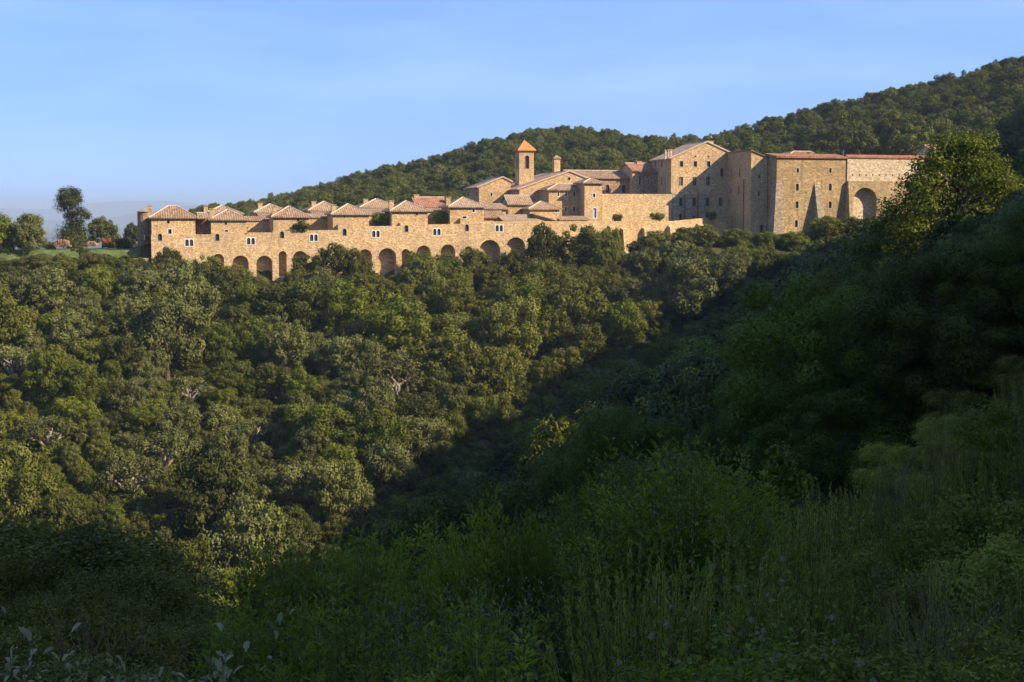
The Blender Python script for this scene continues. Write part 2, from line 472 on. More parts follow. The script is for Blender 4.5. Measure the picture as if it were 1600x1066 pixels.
# ------------------------------------------------------------------ masonry helpers
def rect(sx, z0, w, h):
    return [(sx - w / 2, z0), (sx + w / 2, z0), (sx + w / 2, z0 + h), (sx - w / 2, z0 + h)]
def arch(sx, z0, w, h, n=9):
    """rectangle closed by a semicircle, total height h"""
    r = w / 2; zs = z0 + h - r
    return [(sx - r, z0), (sx + r, z0)] + [(sx + r * math.cos(math.pi * k / n), zs + r * math.sin(math.pi * k / n)) for k in range(n + 1)]
def disc(sx, zc, r, n=12):
    return [(sx + r * math.cos(2 * math.pi * k / n), zc + r * math.sin(2 * math.pi * k / n)) for k in range(n)]
def tri2d(outline, holes):
    V = []; Eg = []
    for lp_ in [outline] + holes:
        i = len(V); V += [Vector(p) for p in lp_]
        Eg += [(i + k, i + (k + 1) % len(lp_)) for k in range(len(lp_))]
    r = delaunay_2d_cdt(V, Eg, [], 5, 1e-5)
    vs, fs = r[0], r[2]
    def inside(p, poly):
        c = False; n = len(poly)
        for i in range(n):
            (x1, y1), (x2, y2) = poly[i], poly[i - 1]
            if (y1 > p[1]) != (y2 > p[1]) and p[0] < (x2 - x1) * (p[1] - y1) / (y2 - y1) + x1: c = not c
        return c
    out = []
    for f in fs:
        cx = sum(vs[i][0] for i in f) / len(f); cz = sum(vs[i][1] for i in f) / len(f)
        if inside((cx, cz), outline) and not any(inside((cx, cz), h) for h in holes):
            out.append([tuple(vs[i]) for i in f])
    return out
class Plane:
    """vertical plane with origin p0, horizontal direction t, outward normal nrm"""
    def __init__(s, p0, t):
        s.p0 = Vector((p0[0], p0[1])); s.t = Vector((t[0], t[1])); s.n = Vector((s.t.y, -s.t.x))
    def p(s, q, z, off=0.0):
        w = s.p0 + s.t * q + s.n * off
        return Vector((w.x, w.y, z))
    def px(s, u, v): return hit(u, v, s.p0, s.t)
def panel(mb, pl, outline, holes, off=0.0, reveal=0.35):
    for tri in tri2d(outline, holes):
        pts = [pl.p(q, z, off) for q, z in tri]
        nrm = (pts[1] - pts[0]).cross(pts[2] - pts[0])
        if nrm.dot(Vector((pl.n.x, pl.n.y, 0))) < 0: pts = pts[::-1]
        mb.poly(pts)
    for h in holes:
        for i in range(len(h)):
            a, b = h[i], h[(i + 1) % len(h)]
            mb.poly([pl.p(*a, off), pl.p(*b, off), pl.p(*b, off - reveal), pl.p(*a, off - reveal)])
def ring(mb, pl, inner, outer, off, thick):
    """flat frame between two loops of equal length, standing proud"""
    n = len(inner)
    for i in range(n):
        j = (i + 1) % n
        mb.poly([pl.p(*inner[i], off), pl.p(*inner[j], off), pl.p(*outer[j], off), pl.p(*outer[i], off)])
        mb.poly([pl.p(*outer[i], off), pl.p(*outer[j], off), pl.p(*outer[j], off - thick), pl.p(*outer[i], off - thick)])
def grow(loop, g):
    cx = sum(p[0] for p in loop) / len(loop); x0 = min(p[0] for p in loop); x1 = max(p[0] for p in loop)
    z0 = min(p[1] for p in loop); z1 = max(p[1] for p in loop)
    fx = (x1 - x0 + 2 * g) / (x1 - x0); fz = (z1 - z0 + 2 * g) / (z1 - z0); cz = (z0 + z1) / 2
    return [(cx + (p[0] - cx) * fx, cz + (p[1] - cz) * fz) for p in loop]
def window(parent, pl, loop, surround='dress', g=0.22, depth=0.3, name='window', pane='pane', pm='glass', off=0.0, cross=False):
    mb = MB()
    g = g * 0.72; ring(mb, pl, loop, grow(loop, g), off + 0.04, 0.04)
    for i in range(len(loop)):
        a, b = loop[i], loop[(i + 1) % len(loop)]
        mb.poly([pl.p(*a, off + 0.04), pl.p(*b, off + 0.04), pl.p(*b, off - 0.02), pl.p(*a, off - 0.02)])
    x0 = min(p[0] for p in loop); x1 = max(p[0] for p in loop); z0 = min(p[1] for p in loop); z1 = max(p[1] for p in loop)
    if cross:
        p = pl.p((x0 + x1) / 2 - 0.05, z0 + 0.01, off - depth + 0.03)
        mb.box(p, tuple(pl.t * 0.10) + (0,), tuple(pl.n * 0.05) + (0,), (0, 0, z1 - z0 - 0.1))
        p = pl.p(x0, z0 + (z1 - z0) * 0.55, off - depth + 0.03)
        mb.box(p, tuple(pl.t * (x1 - x0)) + (0,), tuple(pl.n * 0.04) + (0,), (0, 0, 0.09))
    w = mb.build(name, M[surround], parent)
    pb = MB(); pb.poly([pl.p(*q, off - depth) for q in loop])
    pb.build(pane, M[pm], w)
    return w
def twin_window(parent, pl, u, v, w=2.0, h=1.75):
    """white frame with two small round-headed lights"""
    s, z = pl.px(u, v); z0 = z - h / 2
    hole = rect(s, z0, w, h)
    lights = [arch(s - w * 0.235, z0 + 0.16, w * 0.36, h - 0.34), arch(s + w * 0.235, z0 + 0.16, w * 0.36, h - 0.34)]
    mb = MB(); panel(mb, pl, hole, lights, 0.03, 0.2)
    for i in range(4):
        a, b = hole[i], hole[(i + 1) % 4]
        mb.poly([pl.p(*a, 0.03), pl.p(*b, 0.03), pl.p(*b, -0.05), pl.p(*a, -0.05)])
    f = mb.build('window', M['white'], parent)
    for l in lights:
        pb = MB(); pb.poly([pl.p(*q, -0.16) for q in l]); pb.build('pane', M['glass'], f)
    return hole

def slab(mb, pts, eave_dir, up_dir, th=0.22):
    """sloping roof slab; eave_dir horizontal unit along the eave, up_dir unit up the slope"""
    pts = [Vector(p) for p in pts]
    e, q = Vector(eave_dir), Vector(up_dir); o = pts[0]
    uvs = [((p - o).dot(e), (p - o).dot(q)) for p in pts]
    nrm = (pts[1] - pts[0]).cross(pts[2] - pts[0])
    if nrm.z < 0: pts = pts[::-1]; uvs = uvs[::-1]
    mb.poly(pts, uvs)
    low = [p - Vector((0, 0, th)) for p in pts]
    mb.poly(low[::-1], uvs[::-1])
    for i in range(len(pts)):
        j = (i + 1) % len(pts)
        mb.poly([pts[j], pts[i], low[i], low[j]], [uvs[j], uvs[i], uvs[i], uvs[j]])
def roof(parent, kind, a0, a1, d0, d1, ze, zr, mat='tile', ov=0.55, ridge=None, zer=None, zback=None, capw=0.13):
    """roof on the rectangle a0..a1, d0..d1; ze eave height, zr ridge height"""
    zer = ze if zer is None else zer
    A0, A1, D0, D1 = a0 - ov, a1 + ov, d0 - ov, d1 + ov
    def W(a, d, z): q = P(a, d); return Vector((q.x, q.y, z))
    t3, n3 = Vector((T.x, T.y, 0)), Vector((N.x, N.y, 0))
    mb = MB(); caps = []
    def face(pts, e):
        pts = [Vector(p) for p in pts]
        nrm = (pts[1] - pts[0]).cross(pts[2] - pts[0]).normalized()
        up = nrm.cross(Vector(e)).normalized()
        if up.z < 0: up = -up
        slab(mb, pts, e, up)
    if kind == 'hip':
        wa, wd = A1 - A0, D1 - D0; am, dm = (A0 + A1) / 2, (D0 + D1) / 2
        if wa >= wd: r0, r1 = (A0 + wd / 2, dm), (A1 - wd / 2, dm)
        else: r0, r1 = (am, D0 + wa / 2), (am, D1 - wa / 2)
        if ridge is not None: r0, r1 = (ridge[0], dm), (ridge[1], dm)
        c = [W(A0, D0, ze), W(A1, D0, ze), W(A1, D1, ze), W(A0, D1, ze)]
        R0, R1 = W(*r0, zr), W(*r1, zr)
        apex = (R1 - R0).length < 0.3
        if wa >= wd or ridge is not None:
            face([c[0], c[1], R1, R0] if not apex else [c[0], c[1], R0], t3)
            face([c[2], c[3], R0, R1] if not apex else [c[2], c[3], R0], t3)
            face([c[1], c[2], R1], n3); face([c[3], c[0], R0], n3)
            caps = [[c[0], R0], [c[3], R0], [c[1], R1], [c[2], R1], [R0, R1]]
        else:
            face([c[0], c[1], R0], t3); face([c[2], c[3], R1], t3)
            face([c[1], c[2], R1, R0], n3); face([c[3], c[0], R0, R1], n3)
            caps = [[c[0], R0], [c[1], R0], [c[2], R1], [c[3], R1], [R0, R1]]
    elif kind == 'gable_front':
        am = ridge if ridge is not None else (a0 + a1) / 2
        sl, sr = (zr - ze) / (am - a0), (zr - zer) / (a1 - am)
        zl, zrr = ze - sl * ov, zer - sr * ov
        ovd = 0.25
        face([W(A0, d0 - ovd, zl), W(am, d0 - ovd, zr), W(am, D1, zr), W(A0, D1, zl)], n3)
        face([W(am, d0 - ovd, zr), W(A1, d0 - ovd, zrr), W(A1, D1, zrr), W(am, D1, zr)], n3)
        caps = [[W(am, d0 - ovd, zr), W(am, D1, zr)], [W(A0, d0 - ovd + 0.1, zl), W(am, d0 - ovd + 0.1, zr)], [W(am, d0 - ovd + 0.1, zr), W(A1, d0 - ovd + 0.1, zrr)]]
    elif kind == 'gable_side':
        dm = (d0 + d1) / 2 if ridge is None else ridge
        sl = (zr - ze) / (dm - d0); z0 = ze - sl * ov
        zb = z0 if zback is None else zback
        face([W(a0 - 0.25, D0, z0), W(a1 + 0.25, D0, z0), W(a1 + 0.25, dm, zr), W(a0 - 0.25, dm, zr)], t3)
        face([W(a1 + 0.25, D1, zb), W(a0 - 0.25, D1, zb), W(a0 - 0.25, dm, zr), W(a1 + 0.25, dm, zr)], t3)
        caps = [[W(a0 - 0.25, dm, zr), W(a1 + 0.25, dm, zr)]]
    elif kind == 'shed':
        sl = (zr - ze) / (d1 - d0); z0 = ze - sl * ov
        face([W(A0, D0, z0), W(A1, D0, z0), W(A1, d1, zr), W(A0, d1, zr)], t3)
    elif kind == 'shed_left':
        sl = (zr - ze) / (a1 - a0)
        face([W(A0, D0, ze - sl * ov), W(a1, D0, zr), W(a1, D1, zr), W(A0, D1, ze - sl * ov)], n3)
    elif kind == 'shed_right':
        sl = (ze - zr) / (a1 - a0)
        face([W(A0, D0, ze), W(A1, D0, zr - sl * ov), W(A1, D1, zr - sl * ov), W(A0, D1, ze)], n3)
    r = mb.build('roof', M[mat], parent)
    if caps and capw:
        cb = MB()
        for p, q in caps:
            if (q - p).length > 0.3: cb.tube([p + Vector((0, 0, 0.03)), q + Vector((0, 0, 0.03))], [capw, capw], 6)
        cb.build('ridge_tiles', M['ridge'], r)
    return r
def chimney(roof_obj, u, vt, d, w=1.0, h=None, vb=None, mat='stone', slots=False, zb=None):
    s, zt = hit(u, vt, P(0, d), T)
    z0 = Z_(vb, u, d) if vb else zt - (h or 2.5)
    if zb is not None: z0 = zb
    def W(a, dd, z): q = P(a, dd); return Vector((q.x, q.y, z))
    mb = MB(); t3, n3 = (T.x * w, T.y * w, 0), (N.x * w, N.y * w, 0)
    mb.box(W(s - w / 2, d, z0), t3, n3, (0, 0, zt - z0 - 0.12))
    e = 0.12; k = (w + 2 * e)
    mb.box(W(s - w / 2 - e, d - e, zt - 0.12), (T.x * k, T.y * k, 0), (N.x * k, N.y * k, 0), (0, 0, 0.14))
    return mb.build('chimney', M[mat], roof_obj)

def building(name, label, cat, uL, uR, v_eave, d, depth, zb, kind='hip', v_ridge=None, wins=(), side=(), mat='stone', rmat='tile',
             group=None, ridge_u=None, v_right=None, chims=(), ov=0.55, front_extra=None, ridge_d=None, zback=None, aL=None, aR=None, right_holes=()):
    """wins: (kind, u, v, w_px, h_px, surround) in photo pixels on the front plane; v is the centre"""
    a0 = A_(uL, d, v_eave) if aL is None else aL
    a1 = A_(uR, d, v_right or v_eave) if aR is None else aR
    um = (uL + uR) / 2
    ze = Z_(v_eave, uL if v_right else um, d); zer = Z_(v_right, uR, d) if v_right else ze
    if zb is None: zb = -15
    q = P((a0 + a1) / 2, d + depth / 2)
    root = empty(name, (q.x, q.y, zb), label, cat, group)
    front = Plane(P(0, d), T)
    left = Plane(P(a0, d + depth), -N); right = Plane(P(a1, d), N); back = Plane(P(a1, d + depth), -T)
    am = (a0 + a1) / 2; zr = None
    if kind == 'gable_front':
        am, zr = hit(ridge_u, v_ridge, P(0, d), T)
        of = [(a0, zb), (a1, zb), (a1, zer), (am, zr), (a0, ze)]
        ob = [(0, zb), (a1 - a0, zb), (a1 - a0, ze), (a1 - am, zr), (0, zer)]
        ol = [(0, zb), (depth, zb), (depth, ze), (0, ze)]; orr = [(0, zb), (depth, zb), (depth, zer), (0, zer)]
    elif kind in ('shed_left', 'shed_right'):
        of = [(a0, zb), (a1, zb), (a1, zer), (a0, ze)]; ob = [(0, zb), (a1 - a0, zb), (a1 - a0, ze), (0, zer)]
        ol = [(0, zb), (depth, zb), (depth, ze), (0, ze)]; orr = [(0, zb), (depth, zb), (depth, zer), (0, zer)]
    else:
        of = [(a0, zb), (a1, zb), (a1, ze), (a0, ze)]; ob = [(0, zb), (a1 - a0, zb), (a1 - a0, ze), (0, ze)]
        if kind == 'hip':
            zr = Z_(v_ridge, um, d + depth / 2) if v_ridge else ze + 2.4
            ol = [(0, zb), (depth, zb), (depth, ze), (0, ze)]; orr = ol
        elif kind == 'gable_side':
            dm = depth / 2 if ridge_d is None else ridge_d
            zr = Z_(v_ridge, um, d + dm)
            ol = [(0, zb), (depth, zb), (depth, ze), (depth - dm, zr), (0, ze)]
            orr = [(0, zb), (depth, zb), (depth, ze), (dm, zr), (0, ze)]
        elif kind == 'shed':
            zr = Z_(v_ridge, um, d + depth)
            ol = [(0, zb), (depth, zb), (depth, ze), (0, zr)]; orr = [(0, zb), (depth, zb), (depth, zr), (0, ze)]
            ob = [(0, zb), (a1 - a0, zb), (a1 - a0, zr), (0, zr)]
        else:
            ol = [(0, zb), (depth, zb), (depth, ze), (0, ze)]; orr = ol
    def loops(pl, lst):
        r = []
        for k, u, v, wp, hp, sur in lst:
            s, z = pl.px(u, v)
            s1, _ = pl.px(u + wp / 2, v); s0, _ = pl.px(u - wp / 2, v); w = abs(s1 - s0)
            _, z1 = pl.px(u, v - hp / 2); _, z0 = pl.px(u, v + hp / 2); h = z1 - z0
            if k == 'arch': lo = arch(s, z0, w, max(h, w * 0.6))
            elif k == 'disc': lo = disc(s, z, w / 2)
            else: lo = rect(s, z0, w, h)
            r.append((k, lo, sur))
        return r
    fl, sl_ = loops(front, wins), loops(left, side)
    wb = MB()
    panel(wb, front, of, [l for _, l, _ in fl])
    panel(wb, left, ol, [l for _, l, _ in sl_])
    panel(wb, right, orr, []); panel(wb, back, ob, [])
    wb.build('wall', M[mat], root, weld=True)
    for pl, L in ((front, fl), (left, sl_)):
        for k, lo, sur in L:
            if k == 'door': window(root, pl, lo, sur, 0.25, 0.25, 'door', 'door_leaf', 'door')
            elif k == 'small': window(root, pl, lo, sur, 0.12, 0.33)
            else: window(root, pl, lo, sur, 0.24, 0.28, cross=(k == 'cross'))
    rf = None
    if kind == 'gable_front': rf = roof(root, kind, a0, a1, d, d + depth, ze, zr, rmat, ov, ridge=am, zer=zer)
    elif kind == 'hip':
        rr = None
        if ridge_u: rr = (A_(ridge_u[0], d + depth / 2), A_(ridge_u[1], d + depth / 2))
        rf = roof(root, 'hip', a0, a1, d, d + depth, ze, zr, rmat, ov, ridge=rr)
    elif kind == 'gable_side': rf = roof(root, kind, a0, a1, d, d + depth, ze, zr, rmat, ov, ridge=None if ridge_d is None else d + ridge_d, zback=zback)
    elif kind == 'shed': rf = roof(root, 'shed', a0, a1, d, d + depth, ze, zr, rmat, ov)
    elif kind == 'shed_left': rf = roof(root, 'shed_left', a0, a1, d, d + depth, ze, zer, rmat, ov)
    elif kind == 'shed_right': rf = roof(root, 'shed_right', a0, a1, d, d + depth, ze, zer, rmat, ov)
    if rf is not None:
        for c in chims: chimney(rf, *c[:3], **(c[3] if len(c) > 3 else {}))
    return root, rf, a0, a1, ze, zr
def buttress(root, pl, s0, w, z0, z1, out, mat='stone_quoin', top_out=0.25, name='buttress'):
    """sloping pier against a wall plane"""
    mb = MB()
    p = lambda q, z, o: pl.p(q, z, o)
    A = [p(s0, z0, 0), p(s0 + w, z0, 0), p(s0 + w, z0, out), p(s0, z0, out)]
    B = [p(s0, z1, 0), p(s0 + w, z1, 0), p(s0 + w, z1 - 0.5, top_out), p(s0, z1 - 0.5, top_out)]
    mb.poly(A); mb.poly(B[::-1])
    for i in range(4):
        j = (i + 1) % 4
        mb.poly([A[j], A[i], B[i], B[j]])
    return mb.build(name, M[mat], root, weld=True)

# ------------------------------------------------------------------ the long arcaded wall
front0 = Plane(P(0, 0), T)
def fz(u, v): return front0.px(u, v)
q = P(40, 0)
aw = empty('arcaded_wall', (q.x, q.y, -15), 'long ochre rubble retaining wall with blind arches and white twin windows under the tiled cell houses', 'wall')
top = [(236, 366.5), (329, 366.5), (386, 366), (386, 363.5), (426, 363.5), (426, 361), (484, 361), (484, 360), (528, 359.5), (528, 351), (548, 351), (548, 353.8), (625, 353.2), (625, 348), (634, 348), (634, 351.5), (719, 350), (719, 341), (741, 341), (741, 346.5), (832, 345.5)]
pts = [fz(*p) for p in top]
pts = [(s + 0.003 * i, z) for i, (s, z) in enumerate(pts)]
sL, sR = pts[0][0], pts[-1][0]
outline = [(sL, -16), (sR, -16)] + pts[::-1]
arches = [(341, 397, 18), (375.8, 399.3, 25), (413, 399.7, 25), (441.6, 392.4, 12.3), (469, 392.4, 22.6), (570.6, 389.7, 21), (605, 388, 28), (634, 389.3, 12.3), (662, 383.7, 22), (700, 382, 22.6), (732, 385, 12.7), (765.3, 375, 33), (806, 371, 30)]
holes_arch = []
for u, v, wp in arches:
    s, z = fz(u, v); w = fz(u + wp / 2, v)[0] - fz(u - wp / 2, v)[0]
    h0 = -15.2 if w > 2.4 else -13.5
    holes_arch.append(arch(s, h0, w, z - h0, 14))
wb = MB(); holes = list(holes_arch)
for u, v in [(295.7, 379.4), (392, 377), (490.3, 371.6), (587.3, 365.6), (682.6, 362.5), (780, 356.8)]:
    holes.append(twin_window(aw, front0, u, v))
for u, v in [(250, 370.9), (339.6, 371), (440.7, 367), (538.4, 362.9), (635, 357.4), (729.6, 356)]:
    s, z = fz(u, v); lo = arch(s, z - 0.75, 0.85, 1.5, 8); holes.append(lo)
    window(aw, front0, lo, 'dress', 0.22, 0.28)
def split(l, k): return l[:k], l[k:]
small = holes[len(holes_arch):]
# front sheet: deep niches for arches, shallow reveals for windows
for tri in tri2d(outline, holes):
    pp = [front0.p(a, z) for a, z in tri]
    if (pp[1] - pp[0]).cross(pp[2] - pp[0]).dot(Vector((front0.n.x, front0.n.y, 0))) < 0: pp = pp[::-1]
    wb.poly(pp)
for h in holes:
    dp = 2.6 if h in holes_arch else 0.3
    for i in range(len(h)):
        a, b = h[i], h[(i + 1) % len(h)]
        wb.poly([front0.p(*a), front0.p(*b), front0.p(*b, -dp), front0.p(*a, -dp)])
# top, back and left end of the wall
for (s0, z0), (s1, z1) in zip(pts[:-1], pts[1:]):
    wb.poly([front0.p(s0, z0), front0.p(s1, z1), front0.p(s1, z1, -0.9), front0.p(s0, z0, -0.9)])
    if s1 - s0 > 0.05: wb.poly([front0.p(s1, -16, -3.0), front0.p(s0, -16, -3.0), front0.p(s0, z0, -0.9), front0.p(s1, z1, -0.9)])
wb.poly([front0.p(sL, -16), front0.p(sL, pts[0][1]), front0.p(sL, pts[0][1], -0.9), front0.p(sL, -16, -3)])
wb.poly([front0.p(sR, -16), front0.p(sR, pts[-1][1]), front0.p(sR, pts[-1][1], -0.9), front0.p(sR, -16, -3)])
wb.build('wall', M['stone_wall'], aw, weld=True)
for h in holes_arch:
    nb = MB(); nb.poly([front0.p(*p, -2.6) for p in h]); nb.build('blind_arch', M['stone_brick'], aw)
    # arch ring of dressed voussoirs
    zs = max(p[1] for p in h); c = [p for p in h[2:]]
    cx = (h[0][0] + h[1][0]) / 2; r = (h[1][0] - h[0][0]) / 2; zc = zs - r
    outer = [(cx + (p[0] - cx) * (1 + 0.32 / r), zc + (p[1] - zc) * (1 + 0.32 / r)) for p in c]
    rb = MB()
    for i in range(len(c) - 1):
        rb.poly([front0.p(*c[i], 0.03), front0.p(*c[i + 1], 0.03), front0.p(*outer[i + 1], 0.03), front0.p(*outer[i], 0.03)])
        rb.poly([front0.p(*outer[i], 0.03), front0.p(*outer[i + 1], 0.03), front0.p(*outer[i + 1], 0), front0.p(*outer[i], 0)])
    rb.build('arch_ring', M['stone_wall'], aw)

# ------------------------------------------------------------------ the monks' cell houses
G1 = 'hermit cell houses with pyramid tiled roofs above the arcaded wall'
W_ = 'dress'
b1 = building('cell_house', 'largest cell house at the left end, with long striped hipped roof and dark loggia', 'house', 236.5, 305, 340, 0.95, 7.2, -7.2, 'hip', 322.0,
     wins=[('rect', 263, 346.5, 4, 5.5, W_), ('rect', 265.5, 362, 5.5, 7.5, 'white')], group=G1,
     aR=A_(305, 0.95), chims=[(233.5, 321, 5.5, dict(w=0.9, h=3.2)), (321.5, 321.5, 12.5, dict(w=0.9, h=3.5))], mat='stone')
# its loggia to the right and the wing behind, one roof with the house in the photo
lo_root = b1[0]
zE = b1[4]
lg = MB()
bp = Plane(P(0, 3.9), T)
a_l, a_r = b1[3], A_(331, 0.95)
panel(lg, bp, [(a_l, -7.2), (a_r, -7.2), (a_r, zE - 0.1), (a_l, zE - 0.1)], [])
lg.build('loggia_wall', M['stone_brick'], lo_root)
rr = roof(lo_root, 'gable_side', a_l + 0.8, a_r - 0.3, 0.95, 8.15, zE + 0.02, zE + 1.0, 'tile', 0.5)
for uu in (306.5, 318):
    pass
HS = [ # uL,uR,v_eave,v_apex,u_chim,v_chim top, windows, label
 (329.5, 385.5, 343, 327.4, 331, 326, [('small', 353, 349, 3.4, 5, W_), ('small', 354, 361, 5, 3, 'white')], 'second cell house from the left, right beside the dark loggia'),
 (427, 482.5, 338.8, 322.4, 429, 322.5, [('small', 466, 343.6, 4, 5, W_)], 'third cell house from the left, pale wall and creeper under a low pyramid roof'),
 (520, 576.5, 334.6, 318.8, 521.7, 320, [('small', 538, 338.5, 2.6, 3.6, W_)], 'fourth cell house from the left, standing above a raised pier of the arcaded wall'),
 (612, 668, 329.6, 314, 611.8, 313.8, [('small', 651.5, 334, 3.8, 4.4, W_)], 'fifth cell house from the left, between two green courtyard bushes'),
 (703, 756, 323, 308.4, 700.5, 308, [('rect', 740, 329, 3.6, 5.2, 'white'), ('small', 726, 339.5, 6, 3, 'white')], 'rightmost cell house of the front row with two white rimmed windows')]
for i, (uL, uR, ve, va, uc, vc_, ws, lab) in enumerate(HS):
    building('cell_house', lab, 'house', uL, uR, ve, 1.0, 8.4, -5.4, 'hip', va, wins=ws, group=G1, chims=[(uc, vc_, 4.0, dict(w=1.0, h=3.0))], mat='stone', rmat='tile' if i < 2 else 'tile_pale')
# low galleries that close the little gardens between the houses
gal = [(386, 427, 343.5, 337.5, 'low tiled gallery between the second and third cell houses'), (483, 520, 339, 333.5, 'low tiled gallery between the third and fourth cell houses'),
       (577, 612, 334.5, 329.5, 'low tiled gallery between the fourth and fifth cell houses'), (668, 703, 329.5, 325, 'low tiled gallery between the fifth and rightmost cell houses')]
for uL, uR, ve, vr, lab in gal:
    building('gallery', lab, 'building', uL - 1, uR + 4, ve, 9.6, 4.0, -6, 'shed', vr, group='galleries between the cell houses', ov=0.3)
# the second row
G2 = 'second row of cell houses behind the front row'
BK = [(321, 377, 334, 321.2, None, None, 'pyramid roofed house behind the second cell house, touching the largest roof'),
      (400, 450, 331.5, 318.8, 406.6, 317.5, 'back row house with tall chimney, behind the third cell house'),
      (484, 535, 328.6, 315, 490.5, 314.6, 'back row house with tall chimney, behind the fourth cell house'),
      (564.5, 622, 324, 310.8, 571.5, 311, 'back row house with tall chimney, behind the fifth cell house')]
for uL, uR, ve, va, uc, vc_, lab in BK:
    building('cell_house', lab, 'house', uL, uR, ve, 22, 8.5, -9.5, 'hip', va, group=G2, chims=[(uc, vc_, 24, dict(w=1.0, h=3.0))] if uc else [], rmat='tile_pale')
    if uc: building('gallery', 'low tiled lean-to in front of the ' + lab.split(',')[0] + ' ' + lab.split('behind the ')[1], 'building', uL + 6, uR + 4, ve + 5.5, 17.5, 4.4, -9.5, 'shed', ve + 1.5, group='galleries between the cell houses', ov=0.3)
building('long_house', 'long low house with a red tiled ridge roof between two end chimneys, behind the cells', 'house', 651, 700, 321.5, 21, 9, -9.5, 'gable_side', 308.3,
         chims=[(651, 304, 25, dict(w=1.2, h=2.5)), (700.5, 308.5, 22, dict(w=1.2, h=3))], rmat='tile_red')
# wooden balcony on the left end wall
lf = Plane(P(b1[2], 0.95 + 7.2), -N)
bal = MB()
for zz in (-3.6 - 1.0, -5.0 - 1.0, -6.2):
    p = lf.p(0.6, zz, 0.0)
    bal.box(p, tuple(lf.t * 5.5) + (0,), tuple(lf.n * 1.6) + (0,), (0, 0, 0.16))
for k in range(6):
    p = lf.p(0.6 + k * 1.08, -6.1, 1.45); bal.box(p, tuple(lf.t * 0.1) + (0,), tuple(lf.n * 0.1) + (0,), (0, 0, 1.5))
bal.build('balcony', M['wood'], b1[0])
# rounded corner turret at the far left of the first house
tb = MB(); cq = P(b1[2] - 1.2, 9.5)
tb.tube([(cq.x, cq.y, -10), (cq.x, cq.y, Z_(331, 226, 9.5))], [1.5, 1.5], 16)
tb.build('turret', M['stone_brick'], b1[0])
tb = MB(); tb.tube([(cq.x, cq.y, Z_(331, 226, 9.5)), (cq.x, cq.y, Z_(326, 226, 9.5))], [1.8, 0.1], 16); tb.build('turret_roof', M['tile_pale'], b1[0])

# ------------------------------------------------------------------ the church group
D1 = 20
building('chapter_house', 'gabled building with pinkish roof on the left of the bell tower', 'building', 748.5, 798, 291.4, 32, 13, -9, 'gable_front', 276.4, ridge_u=785.5, v_right=282.5,
         wins=[('rect', 768, 304, 2.5, 5, W_)], side=[('rect', 731.5, 303, 2, 7, W_), ('rect', 744.5, 303, 2, 7, W_)], rmat='tile_sunlit', mat='stone')
ch = building('church', 'large church with broad gable and round window beside the bell tower', 'church', 811.7, 929, 294.5, 24, 24, -9, 'gable_front', 267.2, ridge_u=889.5, v_right=283,
         wins=[('disc', 889.3, 279.3, 4.5, 4.5, 'dress')], side=[('rect', 774, 306, 2, 9, W_), ('rect', 788, 306, 2, 9, W_), ('rect', 802, 306, 2, 9, W_)], rmat='tile_sunlit', mat='stone')
chimney(ch[1], 870.8, 247, 36, w=1.6, zb=4.0)
# chimney hat
ca, cz = A_(870.8, 36, 247), Z_(247, 870.8, 36)
root = ch[0]
def spire(root, a0, a1, d0, d1, z0, z1, mat, ov, name='roof'):
    mb = MB()
    W = lambda a, d, z: (P(a, d).x, P(a, d).y, z)
    c = [W(a0 - ov, d0 - ov, z0), W(a1 + ov, d0 - ov, z0), W(a1 + ov, d1 + ov, z0), W(a0 - ov, d1 + ov, z0)]
    ap = W((a0 + a1) / 2, (d0 + d1) / 2, z1); ww = (a1 - a0 + 2 * ov); sl = math.hypot(ww / 2, z1 - z0)
    mb.poly(c[::-1])
    for i in range(4):
        mb.poly([c[i], c[(i + 1) % 4], ap], [(0, 0), (ww, 0), (ww / 2, sl)])
    low = [(x, y, z - 0.25) for x, y, z in c]
    for i in range(4):
        j = (i + 1) % 4; mb.poly([c[j], c[i], low[i], low[j]])
    mb.poly(low)
    return mb.build(name, M[mat], root)
spire(root, ca - 0.8, ca + 0.8, 36, 37.6, cz + 0.02, cz + 0.8, 'tile', 0.25, 'chimney_cap')
# bell tower
dT = 34
a0 = A_(811.3, dT, 284); a1 = A_(834, dT, 284)
wT = a1 - a0
q = P((a0 + a1) / 2, dT + wT / 2)
bt = empty('bell_tower', (q.x, q.y, -9), 'square stone bell tower with tall arched openings and an orange pyramid roof', 'tower')
zt = Z_(234.5, 822, dT)
wb = MB(); openings = []
pls = [Plane(P(0, dT), T), Plane(P(a0, dT + wT), -N), Plane(P(a1, dT), N), Plane(P(a1, dT + wT), -T)]
zo0, zo1 = Z_(263.6, 822, dT), Z_(243, 822, dT)
for i, pl in enumerate(pls):
    o0 = a0 if i == 0 else 0.0
    m_ = o0 + wT / 2 + (0.15 if i == 0 else 0)
    lo = arch(m_, zo0, 1.15, zo1 - zo0, 10)
    panel(wb, pl, [(o0, -9), (o0 + wT, -9), (o0 + wT, zt), (o0, zt)], [lo], reveal=0.6)
    window(bt, pl, lo, 'dress', 0.14, 0.5, 'bell_opening', 'louvre', 'metal') if i in (0, 1) else None
wb.build('wall', M['stone'], bt)
rf = spire(bt, a0, a1, dT, dT + wT, zt + 0.05, Z_(218.7, 820, dT + wT / 2), 'tile_orange', 0.5)
mb = MB(); ap = P((a0 + a1) / 2, dT + wT / 2); zz = Z_(218.7, 820, dT + wT / 2)
mb.tube([(ap.x, ap.y, zz - 0.1), (ap.x, ap.y, zz + 0.5)], [0.12, 0.03], 6); mb.build('finial', M['metal'], rf)
